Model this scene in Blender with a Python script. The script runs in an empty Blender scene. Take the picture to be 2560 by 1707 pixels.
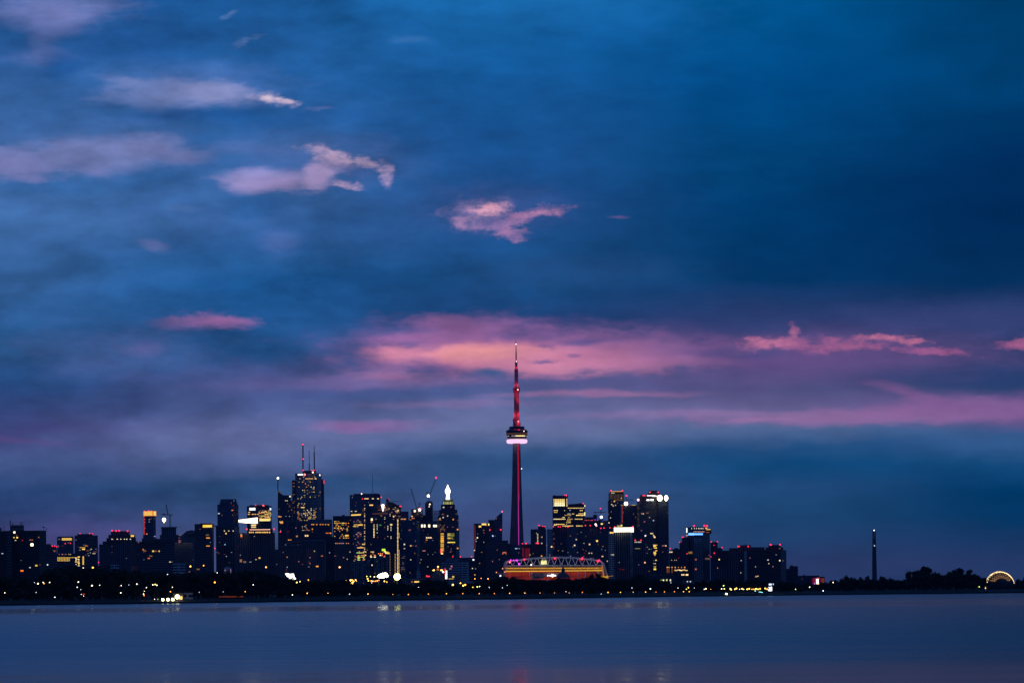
import bpy, bmesh, math, random
from mathutils import Vector, Matrix
# ------------------------------------------------------------------ camera
scene = bpy.context.scene
W0, H0 = 2560.0, 1707.0
F = 8500.0            # focal length in photo pixels
PX, PY = 1280.0, 1473.0   # principal point (horizon height at mid picture)
ROLL = math.radians(0.55)
HC = 8.0              # camera height above the lake
cam_d = bpy.data.cameras.new("camera"); cam = bpy.data.objects.new("camera", cam_d)
scene.collection.objects.link(cam); scene.camera = cam
cam_d.sensor_width = 36.0; cam_d.lens = 36.0 * F / W0
cam_d.shift_y = (PY - H0 / 2) / W0
cam_d.clip_start = 1.0; cam_d.clip_end = 200000.0
cam.matrix_world = Matrix.Translation((0, 0, HC)) @ Matrix.Rotation(math.pi / 2, 4, 'X') @ Matrix.Rotation(-ROLL, 4, 'Z')
scene.view_settings.view_transform = 'Standard'; scene.view_settings.look = 'None'
scene.view_settings.exposure = 0.0; scene.view_settings.gamma = 1.0
scene.render.engine = 'CYCLES'
R = random.Random(7); HAZE = 1.1e-5

def lin(c):
    o = []
    for v in c[:3]:
        v = v / 255.0
        o.append(v / 12.92 if v <= 0.04045 else ((v + 0.055) / 1.055) ** 2.4)
    return (o[0], o[1], o[2], 1.0)

def T(px, py):        # photo pixel -> tangent direction (u sideways, v up) for unit distance ahead
    a = px - PX; b = PY - py
    return ((a * math.cos(ROLL) + b * math.sin(ROLL)) / F, (-a * math.sin(ROLL) + b * math.cos(ROLL)) / F)
def P(px, py, D):
    u, v = T(px, py); return Vector((u * D, D, HC + v * D))

# ------------------------------------------------------------------ world: dawn sky
world = bpy.data.worlds.new("World"); scene.world = world; world.use_nodes = True
wt = world.node_tree; N = wt.nodes; L = wt.links
for n in list(N): N.remove(n)
def mth(op, a, b=None, c=None, clamp=False):
    n = N.new('ShaderNodeMath'); n.operation = op; n.use_clamp = clamp
    for i, v in enumerate((a, b, c)):
        if v is None: continue
        if isinstance(v, (int, float)): n.inputs[i].default_value = v
        else: L.new(v, n.inputs[i])
    return n.outputs[0]
def mixc(f, a, b):
    n = N.new('ShaderNodeMix'); n.data_type = 'RGBA'; n.blend_type = 'MIX'
    for i, v in ((0, f), (6, a), (7, b)):
        if isinstance(v, (int, float)): n.inputs[i].default_value = v
        elif isinstance(v, tuple): n.inputs[i].default_value = v
        else: L.new(v, n.inputs[i])
    return n.outputs[2]
tc = N.new('ShaderNodeTexCoord'); sx = N.new('ShaderNodeSeparateXYZ'); L.new(tc.outputs['Generated'], sx.inputs[0])
dy = mth('MAXIMUM', sx.outputs[1], 0.15)
# sky chart: azimuth and elevation tangents scaled to handy units (100 = 0.67 degrees)
qx = mth('MULTIPLY', mth('DIVIDE', sx.outputs[0], dy), F)
qy = mth('MULTIPLY', mth('DIVIDE', sx.outputs[2], dy), F)
qy = mth('ABSOLUTE', qy)
def S(px, py):
    u, v = T(px, py); return u * F, v * F
cmb = N.new('ShaderNodeCombineXYZ'); L.new(qx, cmb.inputs[0]); L.new(qy, cmb.inputs[1])
def noise(scalex, scaley, detail, off, rough=0.55, ntype='FBM'):
    m = N.new('ShaderNodeMapping'); m.inputs['Scale'].default_value = (scalex, scaley, 1); m.inputs['Location'].default_value = off
    L.new(cmb.outputs[0], m.inputs[0])
    n = N.new('ShaderNodeTexNoise'); n.inputs['Scale'].default_value = 1.0; n.inputs['Detail'].default_value = detail
    n.inputs['Roughness'].default_value = rough; L.new(m.outputs[0], n.inputs['Vector'])
    s = N.new('ShaderNodeVectorMath'); s.operation = 'SUBTRACT'; L.new(n.outputs['Color'], s.inputs[0]); s.inputs[1].default_value = (0.5, 0.5, 0.5)
    return s.outputs[0]
def vscale_add(base, vec, sc):
    m = N.new('ShaderNodeVectorMath'); m.operation = 'MULTIPLY_ADD'
    L.new(vec, m.inputs[0]); m.inputs[1].default_value = sc; L.new(base, m.inputs[2]); return m.outputs[0]
nbig = noise(1 / 420, 1 / 150, 3, (3.1, 7.7, 0))
nmed = noise(1 / 120, 1 / 48, 6, (13.1, 2.7, 5), 0.6)
nfin = noise(1 / 42, 1 / 20, 6, (1.1, 22.7, 9), 0.62)
w1 = vscale_add(cmb.outputs[0], nbig, (150, 70, 0))
w2 = vscale_add(w1, nmed, (70, 34, 0))
wS = vscale_add(vscale_add(cmb.outputs[0], nbig, (60, 30, 0)), nmed, (46, 24, 0))      # soft patches
wR = vscale_add(vscale_add(wS, nfin, (34, 22, 0)), nmed, (20, 14, 0))                   # ragged patches
s2 = N.new('ShaderNodeSeparateXYZ'); L.new(w2, s2.inputs[0])
def chan(v):
    q = N.new('ShaderNodeSeparateXYZ'); L.new(v, q.inputs[0]); return q.outputs[0]
eroS = chan(noise(1 / 110, 1 / 38, 8, (4.4, 9.1, 2), 0.62)); eroR = chan(noise(1 / 44, 1 / 22, 9, (8.4, 1.1, 7), 0.66))
inner = mth('MULTIPLY_ADD', chan(noise(1 / 30, 1 / 17, 7, (2.4, 5.1, 17), 0.6)), 2.0, 0.88, clamp=True)
mott = chan(noise(1 / 230, 1 / 105, 8, (17.4, 3.1, 12), 0.58))
GRIDY = [0, 200, 400, 550, 700, 800, 880, 960, 1030, 1080, 1120, 1160, 1220, 1300, 1400]
GRID = {
 0:    [(30,82,148),(48,92,152),(62,106,166),(64,108,168),(52,98,156),(45,90,146),(34,82,132),(42,73,126),(54,72,126),(66,70,124),(68,80,132),(66,86,136),(44,72,122),(44,62,108),(50,62,108)],
 640:  [(28,88,152),(36,92,156),(54,100,160),(56,98,158),(28,86,147),(32,84,142),(34,84,140),(66,82,134),(76,92,144),(100,111,162),(98,110,158),(80,96,144),(46,80,126),(58,80,126),(64,78,124)],
 1280: [(22,100,166),(20,86,150),(26,80,142),(30,76,134),(24,78,132),(30,66,120),(90,84,138),(82,92,144),(102,112,160),(106,118,164),(64,94,142),(46,82,130),(60,86,134),(64,80,130),(66,76,120)],
 1920: [(0,84,144),(0,74,134),(2,68,120),(0,60,110),(4,56,104),(46,62,112),(92,72,124),(80,80,128),(110,104,154),(84,108,154),(34,80,130),(14,74,124),(34,76,124),(30,70,114),(40,60,104)],
 2560: [(0,60,106),(0,64,114),(0,46,94),(0,42,86),(4,48,92),(44,60,106),(40,60,106),(44,68,114),(116,88,142),(54,90,140),(50,90,140),(18,74,124),(0,58,104),(6,56,100),(36,58,102)],
}
vtop = 1500.0
prev = None; prevx = None
for gx, cols in GRID.items():
    cr = N.new('ShaderNodeValToRGB'); cr.color_ramp.interpolation = 'LINEAR'
    el = cr.color_ramp.elements
    pts = [(S(gx, y)[1] / vtop, lin(c)) for y, c in zip(GRIDY, cols)]; pts.sort(key=lambda p: p[0])
    while len(el) > 1: el.remove(el[-1])
    el[0].position = max(0, pts[0][0]); el[0].color = pts[0][1]
    for p, c in pts[1:]:
        e = el.new(min(1, p)); e.color = c
    L.new(mth('DIVIDE', s2.outputs[1], vtop, clamp=True), cr.inputs[0])
    if prev is None: prev = cr.outputs[0]
    else:
        mr = N.new('ShaderNodeMapRange'); mr.interpolation_type = 'SMOOTHSTEP'
        L.new(s2.outputs[0], mr.inputs[0]); mr.inputs[1].default_value = prevx - PX; mr.inputs[2].default_value = gx - PX
        prev = mixc(mr.outputs[0], prev, cr.outputs[0])
    prevx = gx
col = prev
def patch(x, y, rx, ry, c, op=0.8, rot=0.0, soft=1.0, ragged=False):
    """one soft cloud patch at a fixed direction of the sky"""
    global col
    cx, cy = S(x, y); soft = soft * 1.25 if ragged else soft
    sub = N.new('ShaderNodeVectorMath'); sub.operation = 'SUBTRACT'; L.new(wR if ragged else wS, sub.inputs[0]); sub.inputs[1].default_value = (cx, cy, 0)
    src = sub.outputs[0]
    if rot:
        vr = N.new('ShaderNodeVectorRotate'); vr.rotation_type = 'Z_AXIS'; L.new(src, vr.inputs[0]); vr.inputs['Angle'].default_value = math.radians(-rot); src = vr.outputs[0]
    mu = N.new('ShaderNodeVectorMath'); mu.operation = 'MULTIPLY'; L.new(src, mu.inputs[0]); e_ = .92 if ragged else 1.14; mu.inputs[1].default_value = (1 / rx / e_, 1 / ry / e_, 0)
    ln = N.new('ShaderNodeVectorMath'); ln.operation = 'LENGTH'; L.new(mu.outputs[0], ln.inputs[0])
    dist = mth('MULTIPLY_ADD', eroR if ragged else eroS, 3.0 if ragged else 1.7, ln.outputs['Value'])
    mr = N.new('ShaderNodeMapRange'); mr.interpolation_type = 'SMOOTHSTEP'; L.new(dist, mr.inputs[0])
    mr.inputs[1].default_value = 1.0 + 0.5 * soft; mr.inputs[2].default_value = 1.0 - 0.8 * soft
    mr.inputs[3].default_value = 0.0; mr.inputs[4].default_value = op
    col = mixc(mth('MULTIPLY', mr.outputs[0], inner) if ragged else mr.outputs[0], col, lin(c))
PATCHES = [
 (1350,0,380,100,(26,106,176),.5), (60,950,200,40,(34,76,130),.4),
 (130,25,160,34,(115,125,182),.8), (140,62,80,28,(112,122,180),.7), (115,105,36,52,(90,110,170),.55), (100,148,70,20,(88,110,172),.6),
 (155,172,50,28,(28,82,148),.75), (40,82,45,36,(34,88,150),.5), (330,110,160,45,(30,84,152),.45),
 (570,37,18,9,(105,135,190),.6,20,1,True), (608,100,36,10,(92,125,184),.6,18,1,True), (1010,98,50,8,(62,115,178),.5),
 (480,215,200,52,(84,114,174),.5), (450,238,150,32,(118,132,186),.9,0,.85), (345,215,70,12,(108,126,182),.6,-12), (350,222,70,18,(105,125,180),.6), (535,234,70,26,(134,142,192),.8,0,.8),
 (672,246,56,16,(178,168,204),.85,-10,.9,True), (660,243,26,10,(222,198,218),.9,-10,.9,True), (700,250,22,7,(215,190,212),.8,0,.9,True), (790,268,36,9,(102,116,172),.7,12,1,True),
 (560,300,150,34,(30,84,146),.5), (300,270,120,24,(54,98,158),.4),
 (150,470,190,20,(46,94,154),.6), (480,290,180,14,(26,78,142),.6), (760,300,180,30,(28,82,146),.5), (480,350,140,22,(34,88,152),.55), (1000,350,160,50,(26,80,142),.45), (200,560,200,30,(66,112,172),.4), (560,660,260,26,(38,92,150),.5), (880,560,220,30,(38,84,142),.5), (60,700,160,40,(56,100,158),.4), (1050,720,260,40,(24,66,118),.5), (1600,120,300,60,(10,86,152),.4),
 (50,408,130,34,(130,130,186),.9,0,.9), (250,365,240,60,(86,114,172),.4), (250,388,175,42,(118,130,186),.9,0,.85), (370,372,80,28,(120,128,182),.7), (460,398,62,15,(116,124,180),.7), (230,428,42,16,(118,124,180),.6), (82,448,24,12,(120,122,178),.55),
 (390,440,90,24,(46,96,158),.6), (150,320,140,26,(52,98,160),.5),
 (640,376,120,14,(78,106,166),.5), (640,410,130,20,(38,90,152),.6),
 (690,452,118,25,(162,144,192),.9,0,.85), (790,400,200,60,(82,108,168),.45), (620,440,80,14,(110,124,180),.5), (640,455,60,20,(152,140,192),.5), (790,438,42,34,(166,148,196),.9,20,.7),
 (835,388,68,17,(192,166,202),.85,-14,.9,True), (895,402,76,13,(200,170,200),.8,-20,.9,True), (850,415,45,22,(170,150,194),.7,0,1,True), (972,440,13,34,(172,150,192),.85,12,1,True), (872,466,46,7,(190,160,196),.8,-14,1,True),
 (905,438,44,20,(62,94,154),.85), (630,515,80,26,(34,88,150),.5), (455,520,44,6,(82,112,168),.4),
 (385,615,36,12,(104,116,172),.6,-15), (690,610,44,30,(86,106,166),.4),
 (1240,518,150,52,(66,88,148),.5), (1200,532,76,32,(148,126,174),.85,0,1,True), (1222,526,46,14,(232,168,192),.95,0,.8,True), (1162,552,30,12,(168,132,178),.8,0,1,True), (1245,566,44,16,(158,124,174),.8,0,1,True),
 (1340,530,68,13,(182,128,168),.9,10,.9,True), (1300,545,40,13,(168,122,168),.8,14,1,True), (1275,582,34,15,(176,126,170),.8,0,1,True), (1235,560,20,8,(80,84,144),.7,0,1,True), (1545,543,24,4,(104,86,142),.7),
 (1450,680,260,40,(44,74,128),.3), (2250,520,400,160,(0,44,94),.35),
 (300,880,230,60,(88,98,154),.35), (535,802,100,22,(150,106,166),.9,-3,1,True), (500,806,90,16,(140,104,162),.5), (560,800,60,10,(168,112,172),.6), (515,832,30,15,(42,82,138),.85), (640,850,140,34,(34,80,136),.5), (360,870,60,14,(104,96,152),.4),
 (1190,868,290,62,(140,100,160),.7), (1160,815,120,26,(152,104,160),.75), (1100,850,120,16,(168,108,162),.6), (1390,868,300,34,(150,102,156),.75),
 (1240,895,250,34,(200,124,162),.8), (1170,888,190,20,(226,142,164),.9), (1230,888,125,18,(246,162,150),.95), (1430,900,280,34,(196,124,160),.75), (1350,918,130,22,(206,132,162),.8), (1560,905,160,18,(190,120,158),.6), (1680,880,150,30,(140,98,150),.5),
 (965,952,170,17,(150,114,166),.7), (830,962,210,20,(112,104,160),.55), (965,940,64,10,(180,122,168),.6), (1500,985,210,8,(164,116,162),.7), (1160,1010,200,9,(140,114,166),.4),
 (1232,936,56,10,(66,92,144),.95), (1356,907,32,7,(106,92,148),.8,0,1,True), (1360,870,26,7,(118,90,146),.8,0,1,True), (1460,857,66,8,(86,82,142),.75), (1430,892,14,5,(130,98,150),.7), (900,988,220,12,(60,84,140),.55), (1100,975,140,13,(72,92,148),.5), (1080,925,60,10,(100,88,148),.5),
 (1700,960,260,18,(96,88,142),.4), (2100,885,400,50,(104,82,138),.7), (700,945,260,40,(84,86,142),.4), (2420,800,320,44,(58,68,120),.55), (1880,820,120,20,(46,66,118),.6),
 (1925,855,84,14,(194,116,152),.9,4,.8,True), (1982,834,16,24,(176,106,148),.8,-20,.9,True), (2080,862,150,17,(172,100,146),.85,-2,.8,True), (2230,846,92,10,(200,116,150),.85,-3,.8,True), (2310,876,110,9,(170,96,146),.8,-4,.8,True), (2552,856,60,15,(178,100,146),.85,5,.8,True),
 (2022,848,28,8,(76,74,130),.85,0,1,True), (2240,858,30,5,(96,78,134),.7,0,1,True), (2400,935,260,22,(44,66,116),.5), (1850,880,120,12,(64,72,128),.5),
 (2100,1046,320,18,(152,114,166),.85), (2420,1022,280,26,(140,100,156),.8,2), (2300,988,110,12,(138,94,150),.55,-14), (1720,1036,280,10,(150,120,170),.55), (1900,1052,100,8,(160,118,168),.5),
 (910,1066,120,15,(152,110,170),.7), (960,1078,100,7,(130,106,166),.5), (50,1102,110,8,(92,76,136),.6,-8),
 
 
 (150,1340,320,42,(82,76,132),.5), (2150,1420,380,32,(48,60,106),.4), (700,1205,300,14,(40,76,122),.6), (1230,1150,220,16,(44,80,128),.5), (1500,1170,300,18,(44,78,126),.4),
]
for p in PATCHES: patch(*p)
# fine soft texture of the cloud deck
nt = N.new('ShaderNodeSeparateXYZ'); L.new(noise(1 / 230, 1 / 80, 7, (31, 5, 3), 0.6), nt.inputs[0])
lw = N.new('ShaderNodeMapRange'); L.new(qx, lw.inputs[0]); lw.inputs[1].default_value = 700; lw.inputs[2].default_value = -500; lw.inputs[3].default_value = .35; lw.inputs[4].default_value = 1.5
gain = mth('ADD', mth('MULTIPLY', nt.outputs[0], 0.5), 1.02)
gain = mth('ADD', gain, mth('MULTIPLY', mott, lw.outputs[0]))
g2 = N.new('ShaderNodeVectorMath'); g2.operation = 'SCALE'; L.new(col, g2.inputs[0]); L.new(gain, g2.inputs['Scale'])
# west half of the sky (behind the camera): clear, darker blue, from the sky model
SUN_EL = math.radians(-3.5); SUN_AZ = 0.05
nish = N.new('ShaderNodeTexSky'); nish.sky_type = 'NISHITA'; nish.sun_disc = False
nish.sun_elevation = math.radians(1.0); nish.sun_rotation = SUN_AZ; nish.altitude = 75
ns = N.new('ShaderNodeVectorMath'); ns.operation = 'SCALE'; L.new(nish.outputs[0], ns.inputs[0]); ns.inputs['Scale'].default_value = 0.02
nadd = N.new('ShaderNodeVectorMath'); nadd.operation = 'ADD'; L.new(ns.outputs[0], nadd.inputs[0]); nadd.inputs[1].default_value = (0.002, 0.034, 0.16)
mr = N.new('ShaderNodeMapRange'); mr.interpolation_type = 'SMOOTHSTEP'; L.new(sx.outputs[1], mr.inputs[0]); mr.inputs[1].default_value = 0.45; mr.inputs[2].default_value = 0.85
fin = mixc(mr.outputs[0], nadd.outputs[0], g2.outputs[0])
bg = N.new('ShaderNodeBackground'); L.new(fin, bg.inputs[0]); bg.inputs[1].default_value = 1.0
wo = N.new('ShaderNodeOutputWorld'); L.new(bg.outputs[0], wo.inputs[0])
# sun still under the cloud in the east: a very weak, very soft lamp
sd = bpy.data.lights.new("sun", 'SUN'); sd.energy = 0.004; sd.specular_factor = 0.0; sd.angle = math.radians(20); sd.color = (1, 0.7, 0.6)
world.cycles.sampling_method = 'MANUAL'; world.cycles.sample_map_resolution = 256
so = bpy.data.objects.new("sun", sd); scene.collection.objects.link(so); so.rotation_euler = (math.radians(-86), 0, 0)
#%%REST
# ------------------------------------------------------------------ materials
MATS = {}
def newmat(name):
    m = bpy.data.materials.new(name); m.use_nodes = True; return m, m.node_tree, m.node_tree.nodes['Principled BSDF']
def plain(name, c, rough=0.7, noise_s=0.15, amt=0.5, metal=0.0):
    if name in MATS: return MATS[name]
    m, t, b = newmat(name); b.inputs['Roughness'].default_value = rough; b.inputs['Metallic'].default_value = metal
    tc = t.nodes.new('ShaderNodeTexCoord'); n = t.nodes.new('ShaderNodeTexNoise'); n.inputs['Scale'].default_value = noise_s; n.inputs['Detail'].default_value = 5
    t.links.new(tc.outputs['Object'], n.inputs['Vector'])
    cr = t.nodes.new('ShaderNodeValToRGB'); t.links.new(n.outputs['Fac'], cr.inputs[0])
    cr.color_ramp.elements[0].position = .3; cr.color_ramp.elements[1].position = .7
    cr.color_ramp.elements[0].color = (*[v * (1 - amt) for v in c], 1); cr.color_ramp.elements[1].color = (*[min(1, v * (1 + amt)) for v in c], 1)
    t.links.new(cr.outputs[0], b.inputs['Base Color']); MATS[name] = m; return m
def emis(rgb, s, sample=False):
    k = ('e', rgb, s, sample)
    if k in MATS: return MATS[k]
    m, t, b = newmat("light_%d_%d_%d" % rgb); b.inputs['Base Color'].default_value = (.02, .02, .02, 1)
    b.inputs['Emission Color'].default_value = lin(rgb); b.inputs['Emission Strength'].default_value = s
    m.cycles.emission_sampling = 'AUTO' if sample else 'NONE'
    MATS[k] = m; return m
def facade(name, wall, glass, bw, fh, ww, wh, lit=0.0, grough=0.12):
    """window grid in the UV metres of the walls: wall colour, glass colour, bay width, floor height, glass share"""
    if name in MATS: return MATS[name]
    m, t, b = newmat(name); n_ = t.nodes; l_ = t.links
    def M(op, a, c=None):
        n = n_.new('ShaderNodeMath'); n.operation = op
        for i, v in enumerate((a, c)):
            if v is None: continue
            if isinstance(v, (int, float)): n.inputs[i].default_value = v
            else: l_.new(v, n.inputs[i])
        return n.outputs[0]
    uv = n_.new('ShaderNodeUVMap'); sp = n_.new('ShaderNodeSeparateXYZ'); l_.new(uv.outputs[0], sp.inputs[0])
    uu = M('DIVIDE', sp.outputs[0], bw); vv = M('DIVIDE', sp.outputs[1], fh)
    inside = M('MULTIPLY', M('LESS_THAN', M('FRACT', uu), ww), M('LESS_THAN', M('FRACT', vv), wh))
    cell = n_.new('ShaderNodeCombineXYZ'); l_.new(M('FLOOR', uu), cell.inputs[0]); l_.new(M('FLOOR', vv), cell.inputs[1])
    wn = n_.new('ShaderNodeTexWhiteNoise'); wn.noise_dimensions = '2D'; l_.new(cell.outputs[0], wn.inputs['Vector'])
    # broad weathering of the wall
    no = n_.new('ShaderNodeTexNoise'); no.inputs['Scale'].default_value = 0.05; no.inputs['Detail'].default_value = 4; l_.new(uv.outputs[0], no.inputs['Vector'])
    def mix(f, a, c, tp='RGBA'):
        x = n_.new('ShaderNodeMix'); x.data_type = tp
        i, j = (6, 7) if tp == 'RGBA' else (2, 3)
        l_.new(f, x.inputs[0])
        for q, v in ((i, a), (j, c)):
            if isinstance(v, (int, float, tuple)): x.inputs[q].default_value = v
            else: l_.new(v, x.inputs[q])
        return x.outputs[2 if tp == 'RGBA' else 0]
    wc = mix(no.outputs['Fac'], (*[v * .6 for v in wall], 1), (*[v * 1.4 for v in wall], 1))
    gc = mix(wn.outputs['Value'], (*[v * .4 for v in glass], 1), (*[v * 1.8 for v in glass], 1))
    l_.new(mix(inside, wc, gc), b.inputs['Base Color'])
    l_.new(mix(inside, .75, grough, 'FLOAT'), b.inputs['Roughness'])
    if lit:
        e = M('MULTIPLY', inside, M('GREATER_THAN', wn.outputs['Value'], 1 - lit))
        b.inputs['Emission Color'].default_value = lin((255, 175, 90)); l_.new(M('MULTIPLY', e, 0.22), b.inputs['Emission Strength'])
        m.cycles.emission_sampling = 'NONE'
    MATS[name] = m; return m
def FM(k):
    d = {
     'black': ((.05, .05, .058), (.012, .014, .02), 3.2, 3.0, .55, .5, .004),
     'slab': ((.15, .16, .18), (.012, .016, .025), 6.0, 3.1, .97, .68, .006),
     'blue': ((.05, .07, .10), (.04, .08, .14), 1.6, 3.8, .9, .82, .004),
     'darkblue': ((.04, .055, .08), (.02, .03, .05), 1.6, 3.8, .85, .75, .006),
     'mull': ((.13, .14, .16), (.012, .016, .024), 4.2, 60.0, .6, .99, .0),
     'conc': ((.2, .2, .22), (.015, .02, .03), 3.4, 3.2, .55, .55, .006),
     'pink': ((.16, .12, .12), (.02, .02, .03), 4.5, 3.2, .55, .6, .004),
     'pale': ((.5, .53, .58), (.03, .04, .05), 40., 4.4, .97, .5, .002),
     'fcp': ((.42, .44, .48), (.015, .02, .03), 1.8, 4.1, .9, .55, .0),
     'grid': ((.22, .23, .25), (.02, .025, .035), 3.6, 3.6, .7, .7, .0),
    }[k]
    return facade('facade_' + k, *d)
# ------------------------------------------------------------------ object helpers
col0 = scene.collection
def link(o): col0.objects.link(o); return o
def root(name, loc, label, cat, group=None):
    o = link(bpy.data.objects.new(name, None)); o.location = loc; o.empty_display_size = 1
    o['label'] = label; o['category'] = cat
    if group: o['group'] = group
    return o
def meshobj(name, bm, mat, parent=None, origin=Vector((0, 0, 0)), smooth=False):
    """bm in world coordinates; origin = location of the thing"""
    bmesh.ops.translate(bm, verts=bm.verts, vec=-origin)
    me = bpy.data.meshes.new(name); bm.to_mesh(me); bm.free()
    if smooth:
        for p in me.polygons: p.use_smooth = True
    for m in (mat if isinstance(mat, list) else [mat]): me.materials.append(m)
    o = link(bpy.data.objects.new(name, me))
    if parent: o.parent = parent
    else: o.location = origin
    return o
def obox(bm, c, ax, ay, az):
    """box from centre and three half-axis vectors"""
    vs = [bm.verts.new(c + ax * i + ay * j + az * k) for i in (-1, 1) for j in (-1, 1) for k in (-1, 1)]
    for f in ((0, 1, 3, 2), (4, 6, 7, 5), (0, 4, 5, 1), (2, 3, 7, 6), (0, 2, 6, 4), (1, 5, 7, 3)):
        bm.faces.new([vs[i] for i in f])
def bar(bm, a, b, w, w2=None):
    a = Vector(a); b = Vector(b); d = b - a; 
    if d.length < 1e-6: return
    z = d.normalized(); x = z.cross(Vector((0, 1, 0))) if abs(z.y) < .9 else z.cross(Vector((1, 0, 0)))
    x.normalize(); y = z.cross(x); w2 = w if w2 is None else w2
    va = [bm.verts.new(a + (x * i + y * j) * w / 2) for i, j in ((-1, -1), (1, -1), (1, 1), (-1, 1))]
    vb = [bm.verts.new(b + (x * i + y * j) * w2 / 2) for i, j in ((-1, -1), (1, -1), (1, 1), (-1, 1))]
    for i in range(4): bm.faces.new((va[i], va[(i + 1) % 4], vb[(i + 1) % 4], vb[i]))
    bm.faces.new(va[::-1]); bm.faces.new(vb)
def lathe(bm, c, prof, seg=24):
    rings = []
    for r, z in prof:
        rings.append([bm.verts.new(c + Vector((r * math.cos(2 * math.pi * i / seg), r * math.sin(2 * math.pi * i / seg), z))) for i in range(seg)])
    for a, b in zip(rings, rings[1:]):
        for i in range(seg): bm.faces.new((a[i], a[(i + 1) % seg], b[(i + 1) % seg], b[i]))
    bm.faces.new(rings[0][::-1]); bm.faces.new(rings[-1])
def extrude_poly(bm, pts, depthvec):
    a = [bm.verts.new(p) for p in pts]; b = [bm.verts.new(p + depthvec) for p in pts]
    n = len(pts)
    for i in range(n): bm.faces.new((a[i], a[(i + 1) % n], b[(i + 1) % n], b[i]))
    bm.faces.new(a[::-1]); bm.faces.new(b)
    bmesh.ops.recalc_face_normals(bm, faces=bm.faces)
def uv_metres(bm):
    uvl = bm.loops.layers.uv.verify()
    for f in bm.faces:
        n = f.normal
        if n.length == 0: f.normal_update(); n = f.normal
        d = Vector((-n.y, n.x, 0)); d = d.normalized() if d.length > .1 else Vector((1, 0, 0))
        for lp in f.loops:
            co = lp.vert.co; lp[uvl].uv = (co.dot(d), co.z if abs(n.z) < .7 else co.y)
GZ = 4.0      # ground height under the city
_unit = {}
def unit_box(mat):
    k = ('b', mat.name)
    if k not in _unit:
        bm = bmesh.new(); obox(bm, Vector((0, 0, 0)), Vector((.5, 0, 0)), Vector((0, .5, 0)), Vector((0, 0, .5)))
        me = bpy.data.meshes.new('window'); bm.to_mesh(me); bm.free(); me.materials.append(mat); _unit[k] = me
    return _unit[k]
def unit_ball(mat):
    k = ('s', mat.name)
    if k not in _unit:
        bm = bmesh.new(); bmesh.ops.create_icosphere(bm, subdivisions=2, radius=.5)
        me = bpy.data.meshes.new('beacon'); bm.to_mesh(me); bm.free(); me.materials.append(mat); _unit[k] = me
    return _unit[k]
RED = (255, 40, 70); WARM = (255, 190, 100); YEL = (255, 205, 90); CREAM = (255, 235, 190); ORG = (255, 130, 50); WHT = (235, 240, 255); COOL = (190, 215, 255); GRN = (200, 235, 110); PNK = (235, 140, 140); AMB = (255, 160, 60)
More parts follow.
